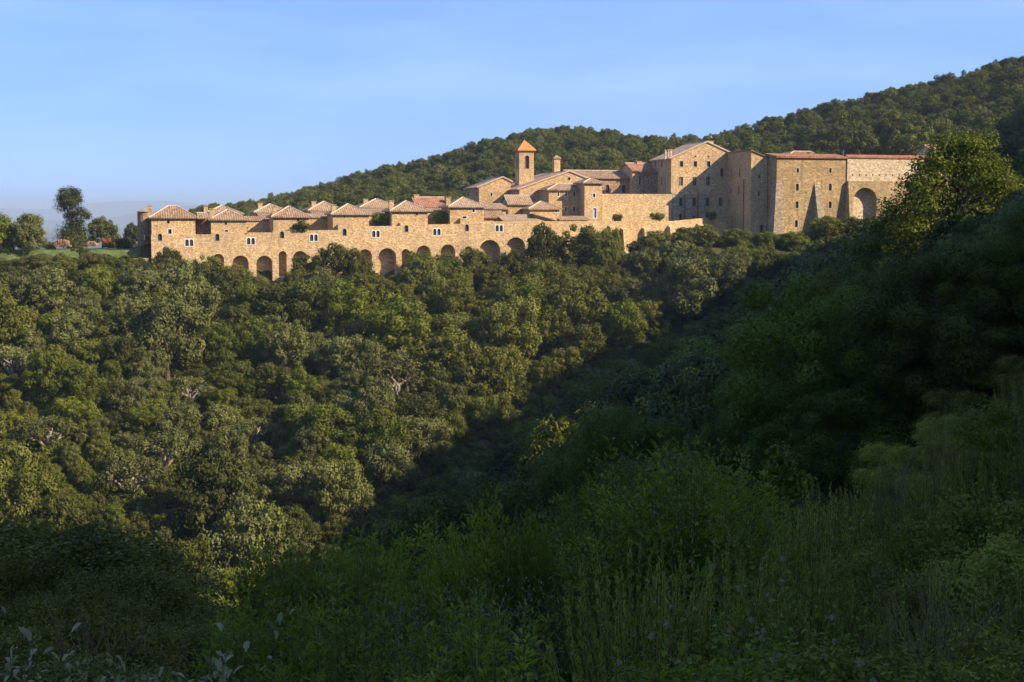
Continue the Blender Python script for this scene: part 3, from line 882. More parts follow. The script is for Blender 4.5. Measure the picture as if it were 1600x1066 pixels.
# white flashing at the foot of the tower
# block with two rows of arched windows, and the turret
building('refectory', 'two storey building with round headed windows in front of the church gable', 'building', 857.6, 914, 296.6, 16, 9, -9, 'hip', 287.5,
         wins=[('arch', 872.3, 303, 2.8, 7.4, 'white'), ('arch', 884.6, 303, 2.8, 7.4, 'white'), ('arch', 897.5, 303, 2.8, 7.4, 'dress'), ('arch', 884.2, 327, 2.8, 7.4, 'white'), ('arch', 897.2, 327, 2.8, 7.4, 'dress')],
         ridge_u=(871, 905))
building('stair_turret', 'square turret with a pale blue door and one white framed window', 'tower', 913.4, 940.6, 285.8, 12.5, 6.5, -5, 'hip', 279.2,
         wins=[('rect', 928.3, 305.6, 3.6, 6, 'white'), ('door', 929.4, 333, 5, 15, 'white')], mat='stone')
building('cloister_wing', 'long wing with a brown tiled roof and two arched windows behind the lit terrace wall', 'building', 893, 984, 277, 30, 12, -4, 'gable_side', 266.8,
         wins=[('arch', 949.5, 295, 5.5, 12, 'stone_quoin'), ('arch', 974.5, 295, 5.5, 12, 'stone_quoin')], mat='stone_brick')
building('linking_wing', 'small wing with a bright red ridge roof between the cloister and the tall gabled block', 'building', 988, 1021, 265.5, 28, 9, -4, 'gable_side', 255.3,
         wins=[('rect', 1001, 282, 5, 14, W_)], rmat='tile_red', chims=[(999, 252, 32, dict(w=1.2, h=2))])
building('porch_house', 'lower shed roofed annex beside the linking wing under the dark gable block wall', 'building', 1003, 1045, 268.5, 27, 3, -4, 'shed', 266,
         wins=[('rect', 1013, 284, 2, 9, W_), ('rect', 1023.5, 284, 2, 9, W_)], rmat='tile_red', mat='stone_brick')
building('small_house', 'small house with a pale tiled roof just below the church wall', 'house', 794, 831, 317, 15, 6, -9, 'gable_side', 305.5, rmat='tile_pale')
building('pavilion', 'low pavilion with a broad yellowish hipped roof below the arched windows', 'house', 828, 874, 326.3, 9, 9, -9, 'hip', 315,
         wins=[('rect', 869, 330, 3, 4, 'white')], rmat='tile_pale', ridge_u=(844, 846))
building('lean_to', 'lean-to with dark tiled roof right of the rightmost cell house', 'house', 757, 790, 325, 13, 4, -9, 'shed', 317.5)
building('cellar', 'lowest dark tiled lean-to behind the arcaded wall, right of the rightmost cell house', 'house', 757, 787, 338.5, 7, 4, -9, 'shed', 329)
building('low_shed', 'low pale roofed shed at the right end of the arcaded wall', 'shed', 789, 836, 344, 3, 6, -9, 'shed', 335, rmat='tile_pale')
building('gabled_outhouse', 'little outhouse with a sloping verge right of the low shed', 'shed', 837, 866, 334, 4.5, 7, -9, 'shed_right', v_right=343, rmat='tile_pale')
building('garden_shed', 'low tiled shed roof at the foot of the stair turret', 'shed', 877, 918, 342.5, 8, 4, -9, 'shed', 337.5)
# the lit terrace wall behind the gardens
def free_wall(name, label, u0, v0, u1, v1, d0, d1, zb, th=0.8, mat='stone_wall', coping=None, cat='wall'):
    p0 = P(A_(u0, d0, v0), d0); p1 = P(A_(u1, d1, v1), d1)
    z0, z1 = Z_(v0, u0, d0), Z_(v1, u1, d1)
    t = (p1 - p0); L = t.length; t.normalize(); pl = Plane(p0, t)
    root = empty(name, (p0.x, p0.y, zb), label, cat)
    mb = MB()
    o = [(0, zb), (L, zb), (L, z1), (0, z0)]
    f = [pl.p(s, z, 0) for s, z in o]; bk = [pl.p(s, z, -th) for s, z in o]
    mb.poly(f); mb.poly(bk[::-1])
    for i in range(4):
        j = (i + 1) % 4; mb.poly([f[j], f[i], bk[i], bk[j]])
    mb.build('wall', M[mat], root)
    if coping:
        c = MB()
        A = [pl.p(-0.1, z0 + 0.02, 0.15), pl.p(L + 0.1, z1 + 0.02, 0.15), pl.p(L + 0.1, z1 + 0.02, -th - 0.15), pl.p(-0.1, z0 + 0.02, -th - 0.15)]
        mid = [pl.p(-0.1, z0 + 0.45, -th / 2), pl.p(L + 0.1, z1 + 0.45, -th / 2)]
        c.poly([A[0], A[1], mid[1], mid[0]], [(0, 0), (L, 0), (L, 1), (0, 1)]); c.poly([A[2], A[3], mid[0], mid[1]], [(0, 0), (L, 0), (L, 1), (0, 1)])
        c.poly(A[::-1]); c.poly([A[1], A[2], mid[1]]); c.poly([A[3], A[0], mid[0]])
        c.build('coping', M[coping], root)
    return root, pl, L
free_wall('terrace_wall', 'tall sunlit rubble wall between the stair turret and the gabled block', 941, 303, 1050, 303.5, 17, 17, -6)
rw, rpl, rL = free_wall('retaining_wall', 'low curved retaining wall with stub buttresses in front of the tall gabled block', 830, 346, 1052, 345.5, 1.0, 7.5, -14, mat='stone_wall')
for u, vt in ((955, 352), (975, 356), (1008, 355), (1048, 352)):
    s, z = rpl.px(u, vt); buttress(rw, rpl, s - 0.9, 1.8, -13, z, 2.4, 'stone_wall', 1.2)
rw2, rpl2, rL2 = free_wall('retaining_wall', 'right half of the retaining wall, rising in shade towards the dark corner doors', 1052.3, 345.5, 1168, 334.5, 7.7, 16.5, -9, mat='stone_wall')
for u, vt in ((1092, 349), (1127, 347)):
    s, z = rpl2.px(u, vt); buttress(rw2, rpl2, s - 0.9, 1.8, -8, z, 2.2, 'stone_wall', 1.2)

# ------------------------------------------------------------------ the tall blocks on the right
k1 = building('gable_block', 'tall sunlit stone block with a pink gabled roof and rows of windows', 'building', 1049, 1137.5, 246, 18, 13, -7, 'gable_front', 221.3, ridge_u=1104.7, v_right=236.5,
     wins=[('rect', 1064.8, 256.4, 5.4, 8.6, 'dress'), ('rect', 1086.4, 256.4, 5.4, 8.6, 'dress'), ('rect', 1107.2, 256.4, 5.4, 8.6, 'dress'),
           ('small', 1086.5, 244.6, 2.4, 2.4, W_), ('small', 1107.3, 244.6, 2.4, 2.4, W_),
           ('cross', 1064.2, 283.4, 6, 13, 'dress'), ('cross', 1085.2, 283.4, 6, 13, 'dress'), ('cross', 1106.4, 283.4, 6, 13, 'dress'),
           ('rect', 1063.6, 315.6, 5.6, 13, 'dress'), ('rect', 1084.8, 315.6, 5.6, 13, 'dress'), ('rect', 1105.6, 315.6, 5.6, 13, 'dress'), ('rect', 1125.8, 315.6, 5.6, 13, 'dress'),
           ('rect', 1062.8, 339.5, 5, 10, 'dress'), ('rect', 1083.6, 341, 5, 7, 'dress'), ('rect', 1104, 340, 5, 9, 'dress'),
           ('rect', 1128, 269.5, 5, 13, 'dress')],
     side=[('rect', 1024.6, 257, 1.9, 9, W_), ('rect', 1034, 257, 1.9, 9, W_), ('rect', 1024, 283, 1.6, 13, W_), ('rect', 1034, 283, 1.6, 13, W_)], rmat='tile_sunlit', mat='stone')
kp = Plane(P(0, 18), T)
for uc, vt in ((1053.5, 300), (1074, 301), (1095, 300)):
    s, z = kp.px(uc, vt); buttress(k1[0], kp, s - 0.9, 1.8, -7, z, 1.6, 'stone_quoin', 0.9)
for u, v in ((1040.5, 234.5), (1044.8, 234), (1048.8, 233.5)):
    chimney(k1[1], u, v, 20, w=0.36, h=2.6, mat='stone_light')
chimney(k1[1], 1110, 220.5, 24, w=1.6, h=2.0)
k3 = building('corner_block', 'shaded tall block stepping forward from the gabled block, with a sloping sunlit top', 'building', 1174, 1199.5, 234, 4.5, 14.5, -7, 'shed_right', v_right=245,
     wins=[('rect', 1186.5, 276, 3.4, 5, W_), ('rect', 1186, 303, 3.4, 7.5, W_), ('rect', 1190, 361, 4, 17, 'metal')],
     side=[('rect', 1156, 270, 1.8, 13, W_), ('rect', 1143, 271, 1.8, 13, W_), ('rect', 1154.5, 297, 1.8, 13, W_), ('rect', 1141.5, 298, 1.8, 9, W_), ('rect', 1140, 318, 1.8, 11, W_)], mat='stone', rmat='tile', ov=0.3)
mb = MB(); s3 = Plane(P(k3[2], 4.5 + 14.5), -N); s_, z_ = s3.px(1163.5, 240)
mb.tube([s3.p(s_, -6, 0.12), s3.p(s_, 8.5, 0.12)], [0.09, 0.09], 6); mb.build('drainpipe', M['metal'], k3[0])
# the big battered block
zt4 = Z_(244.5, 1266, 0)
k4 = building('bastion_block', 'tall weathered bastion with battered corner, four rows of small windows and buttresses', 'building', 1214, 1323.5, 243.5, 0, 20, -8, 'flat',
     wins=[('rect', 1246.5, 266.5, 3.6, 7, W_), ('rect', 1297.4, 266.5, 3.6, 7.4, W_), ('arch', 1245.8, 292.4, 4.6, 11.4, 'dress'), ('arch', 1297.2, 292.4, 4.6, 11.4, 'dress'),
           ('arch', 1245.3, 320, 4.8, 11, 'dress'), ('arch', 1297, 320, 4.8, 11, 'dress'), ('arch', 1244.2, 349.4, 4.8, 11, 'dress'), ('arch', 1295.8, 349, 5, 11, 'dress')],
     side=[('rect', 1207, 300, 1.6, 10, W_)], mat='stone_plaster')
fp = Plane(P(0, 0), T)
r4 = k4[0]; a0, a1 = k4[2], k4[3]
mb = MB()
W = lambda a, d, z: Vector((P(a, d).x, P(a, d).y, z))
slab(mb, [W(a0 - 0.3, -0.45, zt4), W(a1 + 0.2, -0.45, zt4), W(a1 + 0.2, 6, zt4 + 0.9), W(a0 - 0.3, 6, zt4 + 0.9)], (T.x, T.y, 0), (N.x * .99, N.y * .99, .13), 0.45)
slab(mb, [W(a0 - 0.3, 6, zt4 + 0.9), W(a1 + 0.2, 6, zt4 + 0.9), W(a1 + 0.2, 20.4, zt4 - 0.8), W(a0 - 0.3, 20.4, zt4 - 0.8)], (T.x, T.y, 0), (N.x * .99, N.y * .99, -.1), 0.45)
mb.build('roof', M['tile_red'], r4)
# battered corner pier on the left: wedge widening to the left and the front
def wedge(root, pl, s0t, s1t, s0b, s1b, z0, z1, out, mat, name='buttress', top_out=0.06, back=0.0):
    mb = MB()
    A = [pl.p(s0b, z0, -back), pl.p(s1b, z0, -back), pl.p(s1b, z0, out), pl.p(s0b, z0, out)]
    B = [pl.p(s0t, z1, -back), pl.p(s1t, z1, -back), pl.p(s1t, z1, top_out), pl.p(s0t, z1, top_out)]
    mb.poly(A); mb.poly(B[::-1])
    for i in range(4):
        j = (i + 1) % 4; mb.poly([A[j], A[i], B[i], B[j]])
    return mb.build(name, M[mat], root, weld=True)
zc0 = Z_(282, 1216, 0)
sB = fp.px(1202, 372)[0]
wedge(r4, fp, a0 - 0.05, a0 + 1.4, a0 - 1.3, a0 + 1.9, -8, zc0, 1.2, 'stone_quoin', back=2)
s, _ = fp.px(1272, 300)
wedge(r4, fp, s, s + 1.5, s + 0.1, s + 1.8, -8, Z_(285, 1275, 0), 4.0, 'stone_quoin')
# curtain wall with loop holes and the big arch
zt5 = Z_(246, 1380, 0)
a5, a6 = a1 + 0.01, A_(1500, 0, 250)
q = P((a5 + a6) / 2, 0)
k5 = empty('curtain_wall', (q.x, q.y, -8), 'pale curtain wall with one big blind arch and a row of tiny holes, right of the bastion', 'wall')
off5 = 0.25
zs5 = Z_(283.5, 1380, 0)
def sz(u, v): return fp.px(u, v)
up = MB(); hol = []
for k in range(12):
    s, z = sz(1331.5 + k * 10.4, 273.8 + 0.05 * k); hol.append(rect(s, z - 0.2, 0.3, 0.45))
panel(up, fp, [(a5, zs5), (a6, zs5), (a6, zt5), (a5, zt5)], hol, off5, 0.4)
up.poly([fp.p(a5, zs5, off5), fp.p(a5, zt5, off5), fp.p(a5, zt5, -1.5), fp.p(a5, zs5, -1.5)])
up.poly([fp.p(a6, zs5, -1.5), fp.p(a6, zt5, -1.5), fp.p(a6, zt5, off5), fp.p(a6, zs5, off5)])
up.poly([fp.p(a6, -8, -1.5), fp.p(a5, -8, -1.5), fp.p(a5, zt5, -1.5), fp.p(a6, zt5, -1.5)])
up.poly([fp.p(a5, zs5, off5), fp.p(a6, zs5, off5), fp.p(a6, zs5, 0.9), fp.p(a5, zs5, 0.9)])
up.build('upper_wall', M['stone_light'], k5)
bh = MB()
for h in hol: bh.poly([fp.p(*p, off5 - 0.38) for p in h])
bh.build('loop_holes', M['glass'], k5)
lo = MB(); s, zc_ = sz(1349.4, 293.4); wv = sz(1367.5, 310)[0] - sz(1331, 310)[0]
ah = arch(s, -7.6, wv, zc_ + 7.6, 16)
s2, zc2 = sz(1425, 293.4); ah2 = arch(s2, -7.6, wv, zc2 + 7.6, 16)
panel(lo, fp, [(a5, -8), (a6, -8), (a6, zs5), (a5, zs5)], [ah], 0.9, 2.0)
lo.poly([fp.p(a5, -8, 0.9), fp.p(a5, zs5, 0.9), fp.p(a5, zs5, -0.5), fp.p(a5, -8, -0.5)])
lo.build('lower_wall', M['stone_plaster'], k5)
for h in (ah,):
    nb = MB(); nb.poly([fp.p(*p, -1.1) for p in h]); nb.build('blind_arch', M['stone_light'], k5)
wedge(k5, fp, a5 - 0.05, a5 + 0.6, a5 - 0.25, a5 + 1.2, -8, zs5 - 0.2, 3.2, 'stone_plaster', top_out=0.95)
cp = MB(); L5 = a6 - a5
slab(cp, [fp.p(a5, zt5 + 0.02, 0.5), fp.p(a6, zt5 + 0.02, 0.5), fp.p(a6, zt5 + 0.6, -0.7), fp.p(a5, zt5 + 0.6, -0.7)], (T.x, T.y, 0), (N.x * .9, N.y * .9, .43), 0.3)
slab(cp, [fp.p(a5, zt5 + 0.6, -0.7), fp.p(a6, zt5 + 0.6, -0.7), fp.p(a6, zt5 + 0.02, -1.8), fp.p(a5, zt5 + 0.02, -1.8)], (T.x, T.y, 0), (N.x * .9, N.y * .9, -.43), 0.3)
cp.build('coping', M['tile_red'], k5)
building('red_roofed_house', 'low red tiled roof showing just above the bastion', 'house', 1235, 1270, 242, 21, 8, -6, 'hip', 236.8, rmat='tile_red', ridge_u=(1238, 1266), chims=[(1268, 238, 22, dict(w=1.0, h=1.5))])
building('gate_house', 'small red roofed house at the far right behind the bright green oak', 'house', 1459, 1492, 237.5, 8, 8, -6, 'gable_side', 227.5, rmat='tile_red', mat='stone_light')
building('chimney_turret', 'slim stone turret in the gap between corner block and bastion', 'tower', 1198.5, 1206, 245.5, 14, 3, -6, 'hip', 243.8, mat='stone_light', ov=0.1,
         wins=[('small', 1202.5, 250, 1.6, 2, 'metal')])
# stone paved terrace wall at the left lawn edge
free_wall('dry_stone_wall', 'grey dry stone terrace wall at the edge of the left lawn', 172, 405, 232, 403.5, -3.5, -3.0, -14, th=1.2, mat='stone_quoin')
free_wall('dry_stone_wall', 'lower step of grey stone blocks below the left lawn', 186, 411, 236, 409.5, -5.0, -4.5, -15, th=1.2, mat='stone_quoin')
free_wall('garden_fence', 'low grey rail across the lawn beside the left end of the monastery', 172, 396, 233, 395, 2, 2, -9.5, th=0.08, mat='metal', cat='fence') if False else None
# ------------------------------------------------------------------ foliage builders
def mesh_from_quads(name, co, quads, tints, mat=None, tri_extra=None):
    me = bpy.data.meshes.new(name)
    co = np.asarray(co, np.float32); quads = np.asarray(quads, np.int32)
    me.vertices.add(len(co)); me.vertices.foreach_set('co', co.ravel())
    me.loops.add(quads.size); me.loops.foreach_set('vertex_index', quads.ravel())
    me.polygons.add(len(quads))
    me.polygons.foreach_set('loop_start', np.arange(0, quads.size, 4))
    me.polygons.foreach_set('loop_total', np.full(len(quads), 4))
    at_ = me.attributes.new('tint', 'FLOAT', 'FACE'); at_.data.foreach_set('value', np.asarray(tints, np.float32))
    me.update(); me.validate()
    if mat: me.materials.append(mat)
    return me
def unit(a): return a / (np.linalg.norm(a, axis=-1, keepdims=True) + 1e-9)
def leaf_quads(c, nrm, ln, wd, rng, axis=None, fold=0.0):
    """rhombic leaf faces centred at c, facing nrm; axis = direction of the leaf length"""
    n = len(c)
    if axis is None: axis = rng.normal(size=(n, 3))
    t = unit(axis - nrm * np.sum(axis * nrm, 1, keepdims=True)); b = np.cross(nrm, t)
    ln = np.broadcast_to(np.asarray(ln, float), (n,))[:, None]; wd = np.broadcast_to(np.asarray(wd, float), (n,))[:, None]
    v = np.stack([c - t * ln / 2, c + b * wd / 2 + t * ln * 0.08, c + t * ln / 2, c - b * wd / 2 + t * ln * 0.08], 1).reshape(-1, 3)
    q = np.arange(4 * n).reshape(n, 4)
    return v, q
def ico(sub):
    bm = bmesh.new(); bmesh.ops.create_icosphere(bm, subdivisions=sub, radius=1)
    v = np.array([x.co[:] for x in bm.verts]); f = np.array([[l.index for l in fc.verts] for fc in bm.faces]); bm.free()
    return v, f
ICO_V, ICO_F = ico(2)
def crown_mesh(name, seed, lumps, leaf, dens, jitter=0.55, core=0.80, wob=0.16, aspect=0.62, cf=1.9):
    """lumps: (x, y, z, r) balls of foliage; every ball is a bumpy shell of small leaf faces over a rough core"""
    rng = np.random.default_rng(seed)
    L = np.array(lumps, float); V = []; Q = []; Tn = []; base = 0
    for i, (x, y, z, r) in enumerate(L):
        n = int(dens * 4 * math.pi * r * r / (leaf * leaf * aspect))
        d = unit(rng.normal(size=(n, 3)))
        ph = rng.uniform(0, 6.28, 6)
        bum = wob * (np.sin(d[:, 0] * 4.1 + ph[0]) * np.sin(d[:, 1] * 4.7 + ph[1]) + 0.8 * np.sin(d[:, 2] * 6.3 + ph[2]) * np.sin(d[:, 0] * 7.1 + ph[3]) + 0.5 * np.sin(d[:, 1] * 13 + ph[4]) * np.sin(d[:, 2] * 12 + ph[5]))
        rr = r * (1 + bum + rng.uniform(-0.16, 0.10, n))
        c = d * rr[:, None] * np.array([1, 1, 0.86]) + np.array([x, y, z])
        keep = np.ones(n, bool)
        for j, (x2, y2, z2, r2) in enumerate(L):
            if j != i: keep &= np.linalg.norm((c - [x2, y2, z2]) / [1, 1, 0.86], axis=1) > r2 * 0.80
        c, dd = c[keep], d[keep]
        nr = unit(dd + rng.normal(size=dd.shape) * jitter)
        sz = leaf * rng.uniform(0.7, 1.3, len(c))
        v, q = leaf_quads(c, nr, sz, sz * aspect, rng)
        V.append(v); Q.append(q + base); base += len(v)
        Tn.append(np.clip(rng.normal(0.45, 0.22, len(c)) + rng.normal(0, 0.12), 0, 1))
        if core > 0:   # inner, larger leaf clusters that close the ball without a smooth surface
            bl = leaf * cf; n2 = int(1.5 * 4 * math.pi * (r * core) ** 2 / (bl * bl * 0.8))
            d2 = unit(rng.normal(size=(n2, 3))); c2 = d2 * (r * core * rng.uniform(0.75, 1.12, (n2, 1))) * np.array([1, 1, 0.86]) + np.array([x, y, z])
            v, q = leaf_quads(c2, unit(d2 + rng.normal(size=d2.shape) * 0.5), bl * rng.uniform(0.7, 1.2, n2), bl * 0.8, rng)
            V.append(v); Q.append(q + base); base += len(v)
            Tn.append(np.clip(rng.normal(0.42, 0.22, n2), 0, 1))
    co = np.concatenate(V); quads = []; tris = []; tq = []; tt = []
    for q, t in zip(Q, Tn):
        quads.append(q); tq.append(t)
    quads = np.concatenate(quads); tq = np.concatenate(tq)
    me = bpy.data.meshes.new(name)
    me.vertices.add(len(co)); me.vertices.foreach_set('co', co.astype(np.float32).ravel())
    if tris: tr = np.concatenate(tris); ttc = np.concatenate(tt)
    else: tr = np.zeros((0, 3), int); ttc = np.zeros(0)
    loops = np.concatenate([quads.ravel(), tr.ravel()]).astype(np.int32)
    me.loops.add(len(loops)); me.loops.foreach_set('vertex_index', loops)
    nq, n3 = len(quads), len(tr)
    me.polygons.add(nq + n3)
    me.polygons.foreach_set('loop_start', np.concatenate([np.arange(nq) * 4, nq * 4 + np.arange(n3) * 3]).astype(np.int32))
    me.polygons.foreach_set('loop_total', np.concatenate([np.full(nq, 4), np.full(n3, 3)]).astype(np.int32))
    a = me.attributes.new('tint', 'FLOAT', 'FACE'); a.data.foreach_set('value', np.concatenate([tq, ttc]).astype(np.float32))
    me.update(); me.validate()
    me.materials.append(None)
    return me
def limb_mesh(name, seed, height, spread, r0, nl=5, base=-2.0, twist=0.3, mat=None, ends=None):
    rnd = random.Random(seed); mb = MB()
    fork = height * rnd.uniform(0.22, 0.34)
    lean = (rnd.uniform(-.3, .3), rnd.uniform(-.3, .3))
    mb.tube([(0, 0, base), (lean[0] * 0.3, lean[1] * 0.3, fork * 0.5), (lean[0], lean[1], fork)], [r0 * 1.25, r0, r0 * 0.85], 8)
    for k in range(nl):
        if ends: ex, ey, ez = ends[k % len(ends)]
        else:
            an = 2 * math.pi * (k + rnd.uniform(-.3, .3)) / nl; rr = spread * rnd.uniform(0.55, 0.95)
            ex, ey, ez = rr * math.cos(an), rr * math.sin(an), height * rnd.uniform(0.6, 0.9)
        p0 = Vector((lean[0], lean[1], fork * 0.97)); p3 = Vector((ex, ey, ez))
        p1 = p0.lerp(p3, 0.33) + Vector((rnd.uniform(-twist, twist), rnd.uniform(-twist, twist), rnd.uniform(0, twist * 1.4)))
        p2 = p0.lerp(p3, 0.68) + Vector((rnd.uniform(-twist, twist), rnd.uniform(-twist, twist), rnd.uniform(0, twist)))
        mb.tube([p0, p1, p2, p3], [r0 * 0.6, r0 * 0.42, r0 * 0.28, r0 * 0.1], 6)
        for j in range(2):
            b0 = p1.lerp(p2, rnd.random()); b1 = b0 + Vector((rnd.uniform(-1, 1), rnd.uniform(-1, 1), rnd.uniform(0.2, 1))) * spread * 0.35
            mb.tube([b0, (b0 + b1) / 2 + Vector((0, 0, 0.1)), b1], [r0 * 0.25, r0 * 0.16, r0 * 0.05], 5)
    return mb.mesh(name, mat=mat, smooth=True)
def oak_lumps(seed, R, zc, Hh, n, rl, bottom=0.25, top=1.0):
    rnd = random.Random(seed); out = []
    out.append((0, 0, zc, R * 0.55))
    ex, ey = rnd.uniform(0.85, 1.2), rnd.uniform(0.85, 1.2)
    tries = 0
    while len(out) < n and tries < 4000:
        tries += 1
        a = rnd.uniform(0, 2 * math.pi); cz = rnd.uniform(-bottom * 2, 1)
        cz = max(-0.85, cz); rr = math.sqrt(max(0, 1 - cz * cz))
        k = rnd.uniform(0.62, 0.95)
        r = rl * rnd.choice([0.6, 0.8, 1.0, 1.3, 1.55]) * rnd.uniform(0.9, 1.1)
        p = (R * ex * rr * math.cos(a) * k, R * ey * rr * math.sin(a) * k, zc + Hh * cz * k)
        if all((p[0] - q[0]) ** 2 + (p[1] - q[1]) ** 2 + (p[2] - q[2]) ** 2 > (0.62 * (r + q[3])) ** 2 for q in out[1:]):
            out.append((*p, r))
    return out

LM = {
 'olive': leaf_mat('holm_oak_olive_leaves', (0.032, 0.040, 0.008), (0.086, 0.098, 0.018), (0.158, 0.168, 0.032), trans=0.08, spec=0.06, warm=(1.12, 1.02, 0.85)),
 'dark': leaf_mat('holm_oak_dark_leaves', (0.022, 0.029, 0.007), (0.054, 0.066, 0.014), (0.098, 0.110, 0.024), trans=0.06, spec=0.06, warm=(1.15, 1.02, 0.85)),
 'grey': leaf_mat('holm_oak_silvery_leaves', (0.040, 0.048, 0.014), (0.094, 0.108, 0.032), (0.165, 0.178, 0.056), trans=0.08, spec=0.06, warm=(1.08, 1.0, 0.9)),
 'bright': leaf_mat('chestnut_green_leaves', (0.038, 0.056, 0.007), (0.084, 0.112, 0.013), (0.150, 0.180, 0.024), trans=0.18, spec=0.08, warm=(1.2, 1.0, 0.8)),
 'pine': leaf_mat('pine_needles', (0.036, 0.052, 0.010), (0.072, 0.096, 0.016), (0.120, 0.148, 0.026), trans=0.1, spec=0.06),
}
BARK = plain_mat('grey_oak_bark', (0.11, 0.09, 0.07), 0.9, 0.3, 3)
PALE = plain_mat('pale_cork_bark', (0.27, 0.23, 0.18), 0.9, 0.25, 2)

CROWN = {}; TRUNK = {}
for i in range(7):
    R = 3.9; lp = oak_lumps(100 + i, R, 4.4 + 0.15 * (i % 3), 3.7 + 0.4 * (i % 2), 54, 0.86, bottom=0.45)
    CROWN['oak%d' % i] = crown_mesh('crown', 200 + i, lp, 0.27, 0.75, core=0.78, wob=0.24, jitter=0.40)
    TRUNK['oak%d' % i] = limb_mesh('trunk', 300 + i, 6.2, 2.8, 0.30, mat=BARK)
for i in range(4):
    lp = oak_lumps(150 + i, 4.0, 4.5, 3.9, 70, 0.78, bottom=0.5)
    CROWN['near%d' % i] = crown_mesh('crown', 250 + i, lp, 0.075, 0.6, core=0.78, wob=0.2, jitter=0.45)
    TRUNK['near%d' % i] = limb_mesh('trunk', 350 + i, 7, 3.0, 0.30, nl=7, mat=BARK)
for i in range(3):
    rnd = random.Random(50 + i); lp = []
    for k in range(24):
        a = rnd.uniform(0, 6.28); r = rnd.uniform(0.8, 4.4) if k else 0
        lp.append((r * math.cos(a), r * math.sin(a), 5.6 - 0.10 * r * r + rnd.uniform(-0.4, 0.5), rnd.uniform(0.8, 1.25)))
    CROWN['cork%d' % i] = crown_mesh('crown', 270 + i, lp, 0.30, 0.55, core=0.6)
    TRUNK['cork%d' % i] = limb_mesh('trunk', 370 + i, 5.6, 3.8, 0.46, nl=8, twist=0.7, mat=PALE)
for i in range(3):
    rnd = random.Random(70 + i); lp = []
    for k in range(20):
        a = rnd.uniform(0, 6.28); r = rnd.uniform(0.4, 2.6)
        zz = rnd.choice([4.2, 5.6, 6.9, 8.0]); r *= (1.15 - 0.10 * (zz - 4))
        lp.append((r * math.cos(a), r * math.sin(a), zz + rnd.uniform(-.35, .35), rnd.uniform(0.6, 1.0)))
    lp.append((0, 0, 8.6, 0.9))
    CROWN['pine%d' % i] = crown_mesh('crown', 280 + i, lp, 0.30, 0.5, core=0.55)
    TRUNK['pine%d' % i] = limb_mesh('trunk', 380 + i, 8.5, 1.8, 0.22, nl=6, mat=BARK)
for i in range(4):
    lp = oak_lumps(90 + i, 1.5, 0.9, 0.9, 12, 0.55, bottom=0.4)
    CROWN['bush%d' % i] = crown_mesh('crown', 290 + i, lp, 0.20, 0.8, jitter=0.5)
    lp = oak_lumps(95 + i, 1.5, 1.0, 0.95, 26, 0.42, bottom=0.4)
    CROWN['scrub%d' % i] = crown_mesh('crown', 295 + i, lp, 0.075, 0.8, jitter=0.5, core=0.75, wob=0.25)

def tree(kind_key, name, x, y, s, mat, cat='tree', label=None, group=None, rz=None, sz=1.0, z=None, rnd=random):
    z = Hs(x, y) if z is None else z
    root = empty(name, (x, y, z - 0.1), label, cat, group, rz=rnd.uniform(0, 6.28) if rz is None else rz)
    sx = s * rnd.uniform(0.92, 1.08)
    c = bpy.data.objects.new('crown', CROWN[kind_key]); COL.objects.link(c); c.parent = root; c.scale = (sx, s, s * sz)
    c.material_slots[0].link = 'OBJECT'; c.material_slots[0].material = LM[mat] if isinstance(mat, str) else mat
    if kind_key in TRUNK:
        t = bpy.data.objects.new('trunk', TRUNK[kind_key]); COL.objects.link(t); t.parent = root; t.scale = (sx, s, s * sz)
    return root

# ------------------------------------------------------------------ the wooded slopes
# highest row a crown may reach in each column, so that walls stay in view as in the photo
_lu = [-100, 0, 60, 110, 160, 200, 235, 250, 300, 345, 372, 395, 428, 445, 480, 515, 550, 575, 600, 622, 640, 660, 700, 730, 760, 785, 805, 825, 860, 930, 960, 978, 992, 1010, 1050, 1100, 1150, 1200, 1236, 1255, 1300, 1340, 1375, 1420, 1480, 1540, 1600, 1700]
_lv = [410, 410, 408, 412, 408, 404, 402, 392, 396, 404, 410, 424, 436, 424, 400, 388, 392, 412, 428, 425, 400, 388, 392, 398, 390, 396, 392, 375, 352, 352, 360, 396, 402, 372, 364, 380, 385, 382, 388, 388, 352, 347, 352, 368, 350, 305, 262, 240]
def vlimit(u): return float(np.interp(u, _lu, _lv))
rnd = random.Random(11)
spots = []
def far_enough(x, y, r):
    for (a, b, q) in spots:
        if abs(a - x) < 11 and abs(b - y) < 11 and (a - x) ** 2 + (b - y) ** 2 < ((r + q) * (0.70 if y > 120 else 0.62)) ** 2: return False
    return True
_su, _sv = [560, 640, 793, 906, 1070, 1180, 1250, 1300], [800, 765, 672, 592, 508, 455, 408, 345]
def shaded(x, y, z): return z < float(np.interp(-x * HY + y * HX, _cw, _cc)) + TE * (x * HX + y * HY)
def ad(x, y):
    px, py = x - P00.x, y - P00.y
    return px * T.x + py * T.y, px * N.x + py * N.y
TR = []   # x, y, scale, key, mat, name
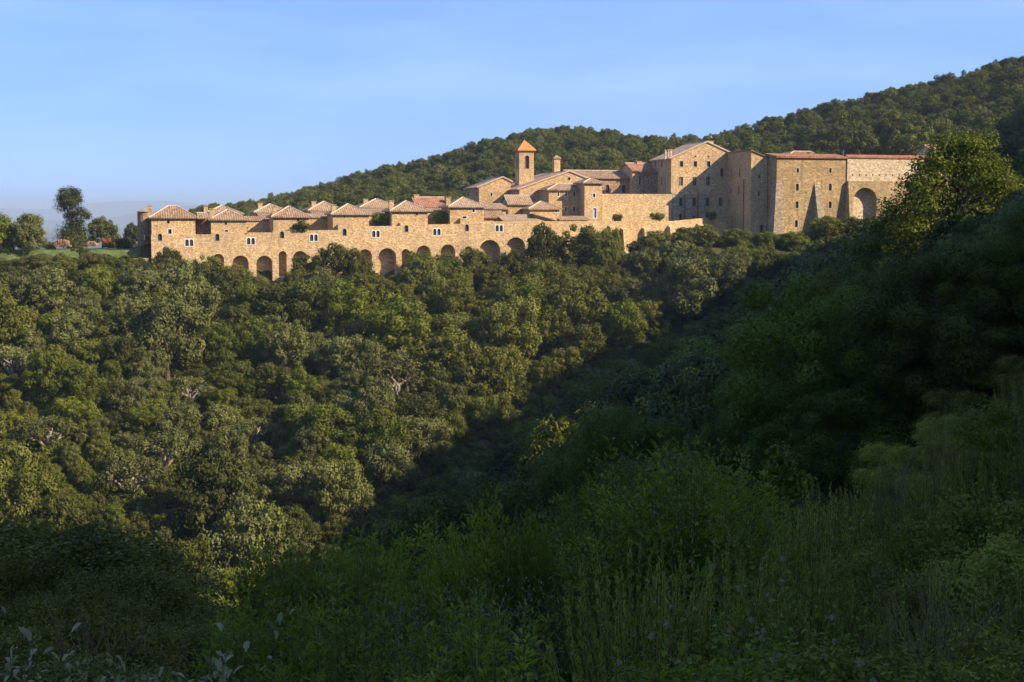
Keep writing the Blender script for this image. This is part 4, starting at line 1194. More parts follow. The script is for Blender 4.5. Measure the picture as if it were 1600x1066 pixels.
# first row under the walls, placed one by one: u, top row, half width in px, distance in front of the wall
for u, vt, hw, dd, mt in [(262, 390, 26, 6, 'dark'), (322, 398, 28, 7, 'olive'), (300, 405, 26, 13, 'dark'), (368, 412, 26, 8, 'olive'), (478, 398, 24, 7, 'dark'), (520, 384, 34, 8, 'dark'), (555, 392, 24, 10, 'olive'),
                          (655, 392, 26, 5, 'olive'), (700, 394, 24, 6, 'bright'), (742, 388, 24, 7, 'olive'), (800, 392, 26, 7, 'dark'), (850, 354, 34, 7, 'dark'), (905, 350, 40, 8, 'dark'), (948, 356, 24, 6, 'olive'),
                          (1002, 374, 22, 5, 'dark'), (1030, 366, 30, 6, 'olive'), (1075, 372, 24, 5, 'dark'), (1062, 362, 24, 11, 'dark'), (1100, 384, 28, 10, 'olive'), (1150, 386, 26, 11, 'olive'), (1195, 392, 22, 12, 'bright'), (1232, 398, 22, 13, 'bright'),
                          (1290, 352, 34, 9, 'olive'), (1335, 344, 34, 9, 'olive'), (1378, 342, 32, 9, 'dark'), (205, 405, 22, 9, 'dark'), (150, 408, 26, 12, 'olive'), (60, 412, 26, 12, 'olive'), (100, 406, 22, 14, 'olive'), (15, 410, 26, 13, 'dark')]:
    a = A_(u, -dd, 400); q = P(a, -dd); x, y = q.x, q.y
    zt = at(u, vt, y).z; zg = Hs(x, y)
    s = hw / FPX * y / 4.3; szz = (zt - zg) / (8.1 * s)
    if szz > 1.5: s *= szz / 1.5; szz = 1.5
    if szz < 0.6: szz = 0.6
    spots.append((x, y, 4 * s)); TR.append((x, y, s, 'oak%d' % rnd.randrange(7), mt, 'holm_oak', szz))
def ground_hit(u, v):
    r = ray(u, v); k = 40.0
    while k < 400 and r.z * k > Hs(r.x * k, r.y * k): k += 0.5
    return r.x * k, r.y * k
clear = []
for u, vb, s, k in [(208, 790, 1.15, 0), (75, 715, 1.0, 1), (262, 745, 1.1, 2), (296, 640, 0.9, 1), (490, 560, 0.8, 0), (22, 600, 1.0, 2), (400, 700, 0.8, 1)]:
    x, y = ground_hit(u, vb); spots.append((x, y, 4.2 * s)); TR.append((x, y, s, 'cork%d' % k, 'grey', 'cork_oak', 1.0)); clear.append((x, y, s))
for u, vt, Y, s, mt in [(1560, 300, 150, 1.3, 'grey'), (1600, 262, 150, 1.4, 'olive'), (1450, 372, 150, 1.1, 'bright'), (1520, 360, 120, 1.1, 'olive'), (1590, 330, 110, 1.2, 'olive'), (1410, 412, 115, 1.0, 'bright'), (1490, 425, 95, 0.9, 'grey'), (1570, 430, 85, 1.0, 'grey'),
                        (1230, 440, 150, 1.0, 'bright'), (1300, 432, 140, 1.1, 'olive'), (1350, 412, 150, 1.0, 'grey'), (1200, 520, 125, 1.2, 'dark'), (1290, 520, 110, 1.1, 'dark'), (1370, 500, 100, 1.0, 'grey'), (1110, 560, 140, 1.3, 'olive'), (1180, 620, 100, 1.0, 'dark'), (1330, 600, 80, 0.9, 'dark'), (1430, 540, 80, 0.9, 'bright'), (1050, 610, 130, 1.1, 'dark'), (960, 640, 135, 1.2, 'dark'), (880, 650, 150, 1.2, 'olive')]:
    if u < 1300: vt = max(vt, float(np.interp(u, _su, _sv)))
    x = at(u, vt, Y).x; zt = at(u, vt, Y).z; szz = (zt - Hs(x, Y)) / (9.0 * s)
    if szz > 1.6: s *= szz / 1.6; szz = 1.6
    if szz < 0.5: continue
    spots.append((x, Y, 4 * s)); TR.append((x, Y, s, ('near%d' % rnd.randrange(4)) if Y < 126 else ('oak%d' % rnd.randrange(7)), mt, 'holm_oak', szz))
n_try = 0
while n_try < 26000:
    n_try += 1
    y = rnd.uniform(52, 345); x = rnd.uniform(-0.40, 0.42) * y
    a, d = ad(x, y)
    if d > -4.5: continue
    u, v = proj(x, y, Hs(x, y))
    s = rnd.choice([0.75, 0.9, 1.1, 1.3, 1.55]) * rnd.uniform(0.9, 1.1)
    if y < 110: s *= 0.8
    if d > -16: s = min(s, 0.95)
    if u < 520 and 590 < v < 990 and y > 120: s *= 0.62 if rnd.random() < 0.6 else 0.95
    if any(abs(x - cx * y / cy) < 5.5 * cs_ and cy - 17 < y < cy for cx, cy, cs_ in clear): s = min(s, 0.42)
    if not far_enough(x, y, 4.0 * s): continue
    szz = rnd.uniform(0.9, 1.35); ztop = Hs(x, y) + 9.3 * s * szz
    uu, vt = proj(x, y, ztop)
    lim_ = vlimit(uu) + 4
    if y < 300 and uu < 1300 and shaded(x, y, Hs(x, y) + 5): lim_ = max(lim_, float(np.interp(uu, _su, _sv)))
    if uu > 1240 and y < 300: lim_ += 14
    sw_ = x * HX + y * HY; ww_ = -x * HY + y * HX
    if y < 230:   # crowns on the shaded hillside stay inside its shadow, so the hill casts the edge
        room = float(np.interp(ww_, _cw, _cc)) + TE * sw_ + 1.5 - Hs(x, y)
        if 4.0 < room < 9.5 * s and x > 8: s = max(0.5, room / 9.5); szz = 1.0
    if vt < lim_:
        zneed = at(uu, lim_, y).z - Hs(x, y)
        if zneed < 2.6: continue
        f = min(1.0, zneed / 9.3 / s); s *= f; szz = 1.0
        if s < 0.33: continue
    spots.append((x, y, 4.0 * s))
    if 80 < y < 160 and abs(x - 39 - (128 - y) * 2.4) < 8 and y < 131: continue
    shade = y < 150
    nv = math.sin(x * 0.06 + 1.3) + math.sin(y * 0.05 + x * 0.03) + rnd.uniform(-1, 1)
    r = rnd.random()
    name = 'holm_oak'; key = 'oak%d' % rnd.randrange(7) if y > 125 else 'near%d' % rnd.randrange(4)
    mt = 'olive' if nv > 0.0 else ('dark' if r < 0.55 else 'grey')
    if y > 125 and 640 > u and r < 0.04 and s > 0.7 and v > 520: name = 'cork_oak'; key = 'cork%d' % rnd.randrange(3); mt = 'grey'
    elif r < 0.24 and v > 480: name = 'chestnut'; mt = 'bright'
    TR.append((x, y, s, key, mt, name, szz))

# names of the columns and rows of the slope, for the labels
COLS = [(-999, 120, 'below the left lawn'), (120, 235, 'below the grey dry stone wall'), (235, 330, 'below the largest cell house'), (330, 420, 'below the second cell house'), (420, 515, 'below the third cell house'),
        (515, 600, 'below the fourth cell house'), (600, 690, 'below the fifth cell house'), (690, 790, 'below the rightmost cell house'), (790, 870, 'below the bell tower'), (870, 950, 'below the stair turret'),
        (950, 1045, 'below the sunlit terrace wall'), (1045, 1135, 'below the gabled block'), (1135, 1210, 'below the shaded corner block'), (1210, 1325, 'below the bastion'), (1325, 1400, 'below the curtain wall arch'), (1400, 1450, 'below the bright green oak'), (1450, 1510, 'right of the bright green oak'), (1510, 1560, 'near the right edge'), (1560, 1999, 'at the right edge')]
ROWS = [(-500, 400, 'level with the walls'), (400, 440, 'right under the walls'), (440, 475, 'near the slope top'), (475, 515, 'high on the slope'), (515, 560, 'on the upper slope'), (560, 610, 'halfway down'), (610, 665, 'lower down'), (665, 730, 'low on the slope'), (730, 2000, 'at the slope foot')]
TONE = {'olive': 'olive green', 'dark': 'dark green', 'grey': 'silvery green', 'bright': 'yellow green'}
ORD = ['', 'second', 'third', 'fourth', 'fifth', 'sixth', 'seventh', 'eighth']
def screen(t):
    x, y, s, key, mt, nm, szz = t
    return proj(x, y, Hs(x, y) + 5 * s * szz)
def apparent(t): return t[2] / t[1]
ind, rest = [], []
# which crowns can be seen from the camera: near ones cover far ones on a coarse grid
GW, GH = 330, 220; DEP = np.full((GH, GW), 1e9)
_gu = (np.arange(GW) + 0.5) * 5.0 - 25; _gv = (np.arange(GH) + 0.5) * 5.0 - 10
VISF = {}
_fo = FG_OUT if 'FG_OUT' in globals() else ([0, 1600], [900, 900])
for t in sorted(TR, key=lambda t: t[1]):
    x, y, s, key, mt, nm, szz = t
    u, v = proj(x, y, Hs(x, y) + 4.6 * s * szz); rx = 4.0 * s / y * FPX; rz_ = 4.2 * s * szz / y * FPX
    m_ = ((_gu[None, :] - u) / rx) ** 2 + ((_gv[:, None] - v) / rz_) ** 2 < 1
    m_ &= (_gv[:, None] < np.interp(_gu, *_fo)[None, :]) & (_gu[None, :] > 0) & (_gu[None, :] < 1600)
    free = m_ & (DEP > 1e8); VISF[id(t)] = free.sum() * 25
    DEP[m_] = np.minimum(DEP[m_], y)
byname = {}
for t in TR: byname.setdefault(t[5], []).append(t)
for nm, L in byname.items():
    keep = sorted([t for t in L if VISF[id(t)] > 120], key=lambda t: -VISF[id(t)])[:295]
    ind += keep; ks = set(id(t) for t in keep); rest += [t for t in L if id(t) not in ks]
cells = {}
for t in ind:
    u, v = screen(t); u = min(max(u, 0), 1599)
    c = next(k for lo, hi, k in COLS if lo <= u < hi); r = next(k for lo, hi, k in ROWS if lo <= v < hi)
    cells.setdefault((t[5], t[4], c, r), []).append((u, t))
GRP = {'holm_oak': 'holm oaks on the wooded slope', 'cork_oak': 'pale limbed cork oaks on the wooded slope', 'chestnut': 'yellow green trees on the wooded slope'}
for (nm, mt, c, r), L in cells.items():
    L.sort(key=lambda e: e[0])
    for i, (u, t) in enumerate(L):
        x, y, s, key, _, _, szz = t
        kind = {'holm_oak': 'holm oak', 'cork_oak': 'cork oak', 'chestnut': 'leafy tree'}[nm]
        if len(L) == 1: lab = '%s %s %s, %s' % (TONE[mt], kind, r, c)
        elif i == 0: lab = 'leftmost %s %s %s, %s' % (TONE[mt], kind, r, c)
        elif i == len(L) - 1: lab = 'rightmost %s %s %s, %s' % (TONE[mt], kind, r, c)
        else: lab = '%s %s %s %s %s' % (ORD[min(i, 7)], TONE[mt], kind, r, c)
        tree(key, nm, x, y, s, mt, 'tree', lab, GRP[nm], sz=szz, rnd=rnd)
print('TREES', {k: len(v) for k, v in byname.items()}, 'individual', len(ind), 'rest', len(rest))

# ------------------------------------------------------------------ uncountable woods and scrub, scattered
def scatter(name, label, cat, pts, protos, seed=0):
    """pts: (x, y, z, scale, rot); protos: list of (key, mat)"""
    me = bpy.data.meshes.new(name)
    me.vertices.add(len(pts)); A = np.array(pts, np.float32)
    me.vertices.foreach_set('co', A[:, :3].ravel())
    s = me.attributes.new('s', 'FLOAT', 'POINT'); s.data.foreach_set('value', A[:, 3])
    r = me.attributes.new('r', 'FLOAT_VECTOR', 'POINT'); rv = np.zeros((len(pts), 3), np.float32); rv[:, 2] = A[:, 4]; r.data.foreach_set('vector', rv.ravel())
    k = me.attributes.new('k', 'INT', 'POINT'); k.data.foreach_set('value', np.random.default_rng(seed).integers(0, len(protos), len(pts)).astype(np.int32))
    col = bpy.data.collections.new(name + '_kinds')
    for i, (key, mt) in enumerate(protos):
        mm = CROWN[key].copy(); mm.materials[0] = LM[mt]
        o = bpy.data.objects.new('%s_kind_%02d' % (name, i), mm); col.objects.link(o)
    o = obj(name, me)
    ng = bpy.data.node_groups.new(name, 'GeometryNodeTree')
    ng.interface.new_socket('Geometry', in_out='INPUT', socket_type='NodeSocketGeometry')
    ng.interface.new_socket('Geometry', in_out='OUTPUT', socket_type='NodeSocketGeometry')
    gi = ng.nodes.new('NodeGroupInput'); go = ng.nodes.new('NodeGroupOutput')
    ip = ng.nodes.new('GeometryNodeInstanceOnPoints'); ci = ng.nodes.new('GeometryNodeCollectionInfo')
    ci.inputs['Collection'].default_value = col; ci.inputs['Separate Children'].default_value = True; ci.inputs['Reset Children'].default_value = True
    def na(nm, ty):
        n = ng.nodes.new('GeometryNodeInputNamedAttribute'); n.data_type = ty; n.inputs['Name'].default_value = nm
        return n.outputs['Attribute']
    ng.links.new(gi.outputs[0], ip.inputs['Points']); ng.links.new(ci.outputs[0], ip.inputs['Instance'])
    ip.inputs['Pick Instance'].default_value = True
    ng.links.new(na('k', 'INT'), ip.inputs['Instance Index'])
    e2r = ng.nodes.new('FunctionNodeEulerToRotation'); ng.links.new(na('r', 'FLOAT_VECTOR'), e2r.inputs[0])
    ng.links.new(e2r.outputs[0], ip.inputs['Rotation'])
    ng.links.new(na('s', 'FLOAT'), ip.inputs['Scale'])
    ng.links.new(ip.outputs[0], go.inputs[0])
    md = o.modifiers.new('scatter', 'NODES'); md.node_group = ng
    return tag(o, label, cat, kind='stuff')
if rest:
    scatter('woodland', 'remaining mass of holm oak crowns filling the gaps of the wooded slope', 'woodland', [(x, y, Hs(x, y), s, rnd.uniform(0, 6.28)) for x, y, s, *_ in rest], [('oak0', 'olive'), ('oak1', 'dark'), ('oak2', 'grey'), ('oak3', 'olive')], 1)
pts = []
for _ in range(9000):
    y = rnd.uniform(60, 335); x = rnd.uniform(-0.40, 0.41) * y; a, d = ad(x, y)
    if d > -1.5: continue
    bare = math.sin(x * 0.21 + 2) * math.sin(y * 0.17 + x * 0.05)
    if bare > 0.75 and rnd.random() < 0.8: continue
    sc_ = rnd.uniform(0.5, 1.35)
    if d > -6: sc_ *= 0.5
    pts.append((x, y, Hs(x, y) - 0.15, sc_, rnd.uniform(0, 6.28)))
scatter('scrub', 'low scrub on the near side of the valley floor, mostly hidden', 'scrub', [q_ for q_ in pts if q_[1] < 130], [('scrub0', 'olive'), ('scrub1', 'bright'), ('scrub2', 'grey'), ('scrub3', 'dark')], 4)
pts = [q_ for q_ in pts if q_[1] >= 130]
scatter('undergrowth', 'olive and yellow green scrub covering the ground between the trees', 'scrub', pts, [('bush0', 'olive'), ('bush1', 'bright'), ('bush2', 'grey'), ('bush3', 'dark'), ('bush0', 'bright'), ('bush2', 'olive')], 2)

# hill behind: hundreds of small crowns far away
pts = []; occ = {}
for _ in range(45000):
    y = rnd.uniform(350, 680); x = rnd.uniform(-0.36, 0.42) * y; a, d = ad(x, y)
    u, v = proj(x, y, Hs(x, y))
    Yb_ = float(np.interp(u, [200, 800, 1200, 1330, 1500], [400, 405, 395, 372, 355])) - 6
    if y < Yb_ or (a < 8 and y < 420 and u < 300): continue
    if u < 250: continue
    s = rnd.choice([0.3, 0.4, 0.5, 0.65, 0.78]) * rnd.uniform(0.9, 1.1) * (1.0 if y > 420 else 1.2)
    if math.sin(x * 0.045 + y * 0.03) + math.sin(y * 0.06 - x * 0.02) > 1.0: s *= 0.6
    key = (int(x // 4), int(y // 4)); ok = True
    for i in (-1, 0, 1):
        for j in (-1, 0, 1):
            for (a2, b2, s2) in occ.get((key[0] + i, key[1] + j), ()):
                if (a2 - x) ** 2 + (b2 - y) ** 2 < ((s + s2) * 2.2) ** 2: ok = False
    if not ok: continue
    occ.setdefault(key, []).append((x, y, s)); pts.append((x, y, Hs(x, y) - 0.6, s, rnd.uniform(0, 6.28)))
print('HILL', len(pts))
scatter('hillside_forest', 'far forest of small holm oaks and pines covering the hill behind the monastery', 'forest', pts,
        [('oak0', 'dark'), ('oak1', 'olive'), ('oak2', 'dark'), ('oak3', 'grey'), ('oak4', 'dark'), ('oak5', 'olive'), ('pine0', 'pine'), ('pine1', 'dark'), ('oak6', 'olive'), ('pine2', 'olive'), ('oak1', 'bright')], 3)
# ------------------------------------------------------------------ near bushes: real leaves on real stems
def hexleaves(base, axis, up, L, W, fold, rng):
    """pointed oval leaves with a folded midrib: two quads each"""
    n = len(base); t = unit(axis); nr = unit(up - t * np.sum(up * t, 1, keepdims=True)); b = np.cross(t, nr)
    L = np.broadcast_to(np.asarray(L, float), (n,))[:, None]; W = np.broadcast_to(np.asarray(W, float), (n,))[:, None]
    f = fold
    p0 = base; tip = base + t * L - nr * L * 0.08
    s1 = base + t * L * 0.38 + b * W * 0.42 + nr * W * f; s2 = base + t * L * 0.74 + b * W * 0.46 + nr * W * f
    r1 = base + t * L * 0.38 - b * W * 0.42 + nr * W * f; r2 = base + t * L * 0.74 - b * W * 0.46 + nr * W * f
    v = np.stack([p0, s1, s2, tip, r2, r1], 1).reshape(-1, 3)
    k = np.arange(n)[:, None] * 6
    q = np.concatenate([k + np.array([[0, 1, 2, 3]]), k + np.array([[0, 3, 4, 5]])], 0)
    return v, q
def stems_mesh(name, lines, mat):
    mb = MB()
    for pts, r in lines: mb.tube(pts, [r * (1 - 0.75 * i / (len(pts) - 1)) for i in range(len(pts))], 4, cap=False)
    return mb.mesh(name, mat=mat)
def shoots(seed, n, rad, h, hmin=0.45):
    rng = np.random.default_rng(seed); out = []
    for i in range(n):
        a = rng.uniform(0, 6.283); r = rad * math.sqrt(rng.uniform(0, 1)); hh = h * (1 - 0.45 * (r / rad) ** 2) * rng.uniform(0.72, 1.08)
        if rng.random() < 0.3: hh *= rng.uniform(hmin, 0.8)
        tip = np.array([r * math.cos(a), r * math.sin(a), hh]); b0 = np.array([tip[0] * 0.2, tip[1] * 0.2, -0.4])
        mid = b0 * 0.45 + tip * 0.55 + np.array([tip[0] * 0.18, tip[1] * 0.18, -0.05]) + rng.normal(0, 0.04, 3)
        out.append((b0, mid, tip))
    return out
def bez(b0, m, t, s): return (b0[None] * ((1 - s) ** 2)[:, None] + 2 * m[None] * (s * (1 - s))[:, None] + t[None] * (s ** 2)[:, None])
def leafy_shrub(key, seed, n, rad, h, per, L, W, s0=0.55, spread=0.75, fold=0.18, lat=0.0):
    rng = np.random.default_rng(seed); sh = shoots(seed, n, rad, h); V = []; Q = []; base = 0; lines = []; TT = []
    for b0, m, t in sh:
        s = rng.uniform(s0, 1.0, per) ** 0.8; pts = bez(b0, m, t, s); d = unit(bez(b0, m, t, np.clip(s + 0.02, 0, 1.02)) - pts + 1e-6)
        rd = unit(rng.normal(size=(per, 3)) * [1, 1, 0.4])
        if lat > 0: pts = pts + rd * rng.uniform(0, lat, (per, 1))
        ax = unit(d * (1 - spread * 0.5) + rd * spread + np.array([0, 0, 0.15])); up = unit(d + np.array([0, 0, 0.3]) - rd * 0.2 + rng.normal(size=(per, 3)) * 0.15)
        v, q = hexleaves(pts, ax, up, L * rng.uniform(0.7, 1.2, per), W * rng.uniform(0.8, 1.15, per), fold, rng)
        V.append(v); Q.append(q + base); base += len(v)
        tt = np.clip(rng.normal(0.45, 0.2) + rng.normal(0, 0.12, per) + 0.25 * (s - 0.8), 0, 1); TT.append(np.concatenate([tt, tt]))
        lines.append(([tuple(x) for x in bez(b0, m, t, np.linspace(0, 1, 5))], 0.004 if L < 0.07 else 0.009))
    CROWN[key] = mesh_from_quads('foliage', np.concatenate(V), np.concatenate(Q), np.concatenate(TT), None); CROWN[key].materials.append(None)
    TRUNK[key] = stems_mesh('stem', lines, STEM)
def heather(key, seed, n, rad, h, per=130):
    rng = np.random.default_rng(seed); sh = shoots(seed, n, rad, h, 0.6); V = []; Q = []; base = 0; TT = []; lines = []
    for b0, m, t in sh:
        s = rng.uniform(0.45, 1.0, per); pts = bez(b0, m, t, s); d = unit(bez(b0, m, t, s + 0.02) - pts + 1e-6)
        rd = unit(rng.normal(size=(per, 3))); wdt = 0.075 * (1.08 - s)[:, None] ** 0.7 + 0.006
        pts = pts + rd * wdt * rng.uniform(0.1, 1, (per, 1))
        ax = unit(d * 1.0 + rd * 0.45); v, q = leaf_quads(pts, unit(rd + rng.normal(size=(per, 3)) * 0.4), rng.uniform(0.035, 0.075, per), 0.011, rng, axis=ax)
        V.append(v); Q.append(q + base); base += len(v)
        TT.append(np.clip(rng.normal(0.45, 0.2) + rng.normal(0, 0.12, per) + 0.5 * (s - 0.8), 0, 1))
        lines.append(([tuple(x) for x in bez(b0, m, t, np.linspace(0, 1, 5))], 0.009))
    CROWN[key] = mesh_from_quads('foliage', np.concatenate(V), np.concatenate(Q), np.concatenate(TT), None); CROWN[key].materials.append(None)
    TRUNK[key] = stems_mesh('stem', lines, STEM)
def fine_bush(key, seed, R, h, n, rl, leaf, dens):
    lp = oak_lumps(seed, R, h * 0.5, h * 0.48, n, rl, bottom=0.5)
    CROWN[key] = crown_mesh('foliage', seed, lp, leaf, dens, jitter=0.65, core=0.7, wob=0.3, aspect=0.45, cf=1.15)
    rng = np.random.default_rng(seed); lines = []
    for x, y, z, r in lp: lines.append(([(x * 0.1, y * 0.1, -0.3), (x * 0.45, y * 0.45, z * 0.55), (x, y, z)], 0.02))
    TRUNK[key] = stems_mesh('stem', lines, STEM)
STEM = plain_mat('brown_stems', (0.075, 0.05, 0.035), 0.9, 0.3, 20)
TWIG = plain_mat('bare_grey_twigs', (0.17, 0.125, 0.05), 0.9, 0.2, 20)
FLUFF = plain_mat('white_seed_fluff', (0.34, 0.28, 0.17), 0.9, 0.15, 20)
LM['arb'] = leaf_mat('strawberry_tree_leaves', (0.048, 0.064, 0.009), (0.120, 0.150, 0.017), (0.220, 0.250, 0.032), trans=0.4, spec=0.14, rough=0.5, warm=(1.2, 1.0, 0.85))
LM['heath'] = leaf_mat('heather_sprigs', (0.090, 0.096, 0.020), (0.165, 0.175, 0.034), (0.260, 0.265, 0.052), trans=0.25, spec=0.04, nscale=1.5)
LM['silver'] = leaf_mat('silvery_leaves', (0.100, 0.090, 0.042), (0.180, 0.165, 0.082), (0.290, 0.265, 0.140), trans=0.15, spec=0.08, rough=0.6, warm=(1.1, 1.0, 0.85), objvar=0.4)
LM['willow'] = leaf_mat('grey_lance_leaves', (0.080, 0.080, 0.036), (0.160, 0.156, 0.078), (0.300, 0.285, 0.160), trans=0.15, spec=0.15, rough=0.45, warm=(1.1, 1.0, 0.9), objvar=0.3)
LM['phil'] = leaf_mat('small_dark_leaves', (0.045, 0.046, 0.012), (0.100, 0.102, 0.024), (0.190, 0.185, 0.046), trans=0.2, spec=0.04)
for i in range(3):
    leafy_shrub('arb%d' % i, 900 + i, 100, 1.05, 2.0, 50, 0.088, 0.034, s0=0.45, spread=0.85, lat=0.09)
    leafy_shrub('tallarb%d' % i, 905 + i, 170, 1.7, 4.0, 66, 0.092, 0.036, s0=0.35, spread=0.9, lat=0.14)
    heather('heath%d' % i, 920 + i, 150, 0.95, 1.8)
for i in range(2):
    leafy_shrub('silver%d' % i, 940 + i, 60, 0.8, 1.5, 30, 0.055, 0.028, s0=0.5, spread=0.9, lat=0.05)
    leafy_shrub('willow%d' % i, 950 + i, 120, 1.1, 1.5, 40, 0.060, 0.014, s0=0.35, spread=1.0, lat=0.10)
    fine_bush('phil%d' % i, 960 + i, 1.2, 2.1, 44, 0.36, 0.05, 0.55)
    fine_bush('mix%d' % i, 970 + i, 1.2, 2.0, 30, 0.42, 0.055, 0.25)
HGT = {'arb': 2.0, 'heath': 1.8, 'silver': 1.5, 'willow': 1.5, 'phil': 2.5, 'mix': 2.4}
NAMES = {'arb': ('strawberry_bush', 'glossy green strawberry bush with upright leafy shoots', 'bush', 'strawberry bushes in the shaded foreground'),
         'heath': ('heather_bush', 'feathery tree heather with upright plumes', 'bush', 'tree heathers in the shaded foreground'),
         'silver': ('silvery_bush', 'silvery leaved bush with pale oval leaves', 'bush', 'silvery bushes in the shaded foreground'),
         'willow': ('lance_leaf_bush', 'bush with narrow shiny grey leaves', 'bush', 'grey narrow leaved bushes in the foreground'),
         'phil': ('mock_privet_bush', 'dark small leaved bush', 'bush', 'dark small leaved bushes in the foreground'),
         'mix': ('evergreen_bush', 'dull green fine leaved bush', 'bush', 'fine leaved bushes in the foreground')}
FG = []
def place(kind, u, vt, Y, i=None, wide=1.0, mat=None):
    x = at(u, vt, Y).x; zt = at(u, vt, Y).z; zg = Hs(x, Y); h = zt - zg
    if h < 0.35: h = 0.35
    FG.append((kind, u, vt, Y, x, zg, h / HGT[kind], wide, mat))
fr = random.Random(5)
def kind_at(u, row):
    """which bush grows where, read off the photo"""
    r = fr.random()
    if row == 0:   # nearest, bottom edge
        if u < 60: return 'silver'
        if u < 170: return 'phil' if r < 0.6 else 'silver'
        if u < 420: return 'silver' if r < 0.7 else 'arb'
        if u < 960: return 'arb'
        if u < 1110: return 'heath'
        return 'mix'
    if row == 1:
        if u < 240: return 'phil'
        if u < 400: return 'silver' if r < 0.5 else 'arb'
        if u < 640: return 'arb'
        if u < 880: return 'willow' if r < 0.75 else 'arb'
        if u < 1180: return 'heath'
        return 'mix' if r < 0.7 else 'heath'
    if row == 2:
        if u < 340: return 'phil'
        if u < 620: return 'arb'
        if u < 860: return 'willow' if r < 0.4 else 'arb'
        if u < 1000: return 'arb' if r < 0.5 else 'heath'
        if u < 1200: return 'heath'
        return 'heath' if r < 0.45 else 'mix'
    if u < 300: return 'phil'
    if u < 930: return 'arb'
    if u < 1190: return 'arb' if r < 0.8 else 'mix'
    if u < 1360: return 'arb' if r < 0.4 else 'heath'
    return 'heath' if r < 0.6 else 'mix'
rows = [(7.0, 1.0, 0), (9.0, 0.80, 0), (11.5, 0.62, 1), (14.5, 0.46, 1), (18, 0.30, 2), (22.5, 0.14, 3), (27.5, 0.0, 3)]
for Y, k, row in rows:
    step = 1.25 if Y < 13 else 1.55
    half = 0.36 * Y + 1.0; n = int(2 * half / step) + 1
    for j in range(n):
        x = -half + (j + fr.uniform(0.25, 0.75)) * 2 * half / n; yy = Y * fr.uniform(0.93, 1.07)
        u = 800 + FPX * x / yy
        top = float(np.interp(u, *FG_OUT)); vt = top + (1010 - top) * k + fr.uniform(-10, 40)
        place(kind_at(min(max(u, 0), 1600), row), u, vt, yy)
# the right hand bank, bushes on rising ground
for Y in (27, 30, 33.5, 37, 41, 46, 51, 57, 64):
    half = 0.37 * Y; x = 0.10 * Y
    while x < half + 1:
        x += fr.uniform(1.5, 2.3) * (1 + Y / 120); yy = Y * fr.uniform(0.97, 1.04)
        zg = Hs(x, yy); h = fr.uniform(1.2, 2.2); u, vt = proj(x, yy, zg + h)
        if u < 1120: continue
        top = float(np.interp(u, *FG_OUT)) - (yy - 27) * 3.5
        if vt > 1066: continue
        k_ = kind_at(min(u, 1600), 3)
        if k_ == 'heath' and Y > 45: k_ = 'mix'
        FG.append((k_, u, vt, yy, x, zg, h / HGT[k_], 1.25, None))
# things singled out in the photo
for kd, u, vt, Y, wd in [('arb', 1010, 672, 17, 1.0), ('arb', 1060, 664, 18, 1.0), ('arb', 1110, 680, 18.5, 0.9), ('arb', 955, 722, 17.5, 0.8), ('arb', 1150, 712, 17, 0.8), ('arb', 1035, 720, 15.5, 1.0), ('arb', 1085, 735, 15, 1.0),
                     ('phil', 60, 778, 27, 1.5), ('phil', 120, 790, 26, 1.5), ('phil', 190, 850, 24, 1.2), ('phil', -10, 775, 26, 1.5), ('arb', 775, 765, 17, 0.7), ('arb', 825, 790, 16.5, 0.3), ('heath', 1300, 742, 21, 1.0),
                     ('heath', 1010, 820, 11, 0.8), ('heath', 1120, 830, 11.5, 0.8), ('heath', 1240, 800, 12.5, 0.8), ('silver', 350, 962, 6.2, 0.9), ('silver', 20, 945, 6.5, 0.9)]:
    place(kd, u, vt, Y, wide=wd)
FC = [(-999, 110, 'at the far left'), (110, 260, 'left'), (260, 420, 'left of the silvery leaves'), (420, 560, 'left of centre'), (560, 700, 'just left of centre'), (700, 840, 'in the centre'), (840, 980, 'just right of centre'),
      (980, 1130, 'right of centre'), (1130, 1210, 'on the right'), (1210, 1290, 'farther right'), (1290, 1370, 'well to the right'), (1370, 1450, 'far right'), (1450, 1530, 'near the right edge'), (1530, 9999, 'at the right edge')]
FR = [(0, 8, 'at the bottom edge'), (8, 10.2, 'in the second row from the bottom'), (10.2, 13, 'in the third row from the bottom'), (13, 16.2, 'in the middle foreground'), (16.2, 20.2, 'behind the middle foreground'),
      (20.2, 25, 'near the valley edge'), (25, 31, 'on the valley edge'), (31, 36, 'on the bank'), (36, 42, 'higher on the bank'), (42, 50, 'near the top of the bank'), (50, 99, 'on top of the bank')]
cl = {}
for t in FG:
    kd, u, vt, Y = t[:4]
    c = next(k for lo, hi, k in FC if lo <= u < hi); r = next(k for lo, hi, k in FR if lo <= Y < hi)
    cl.setdefault((kd, c, r), []).append(t)
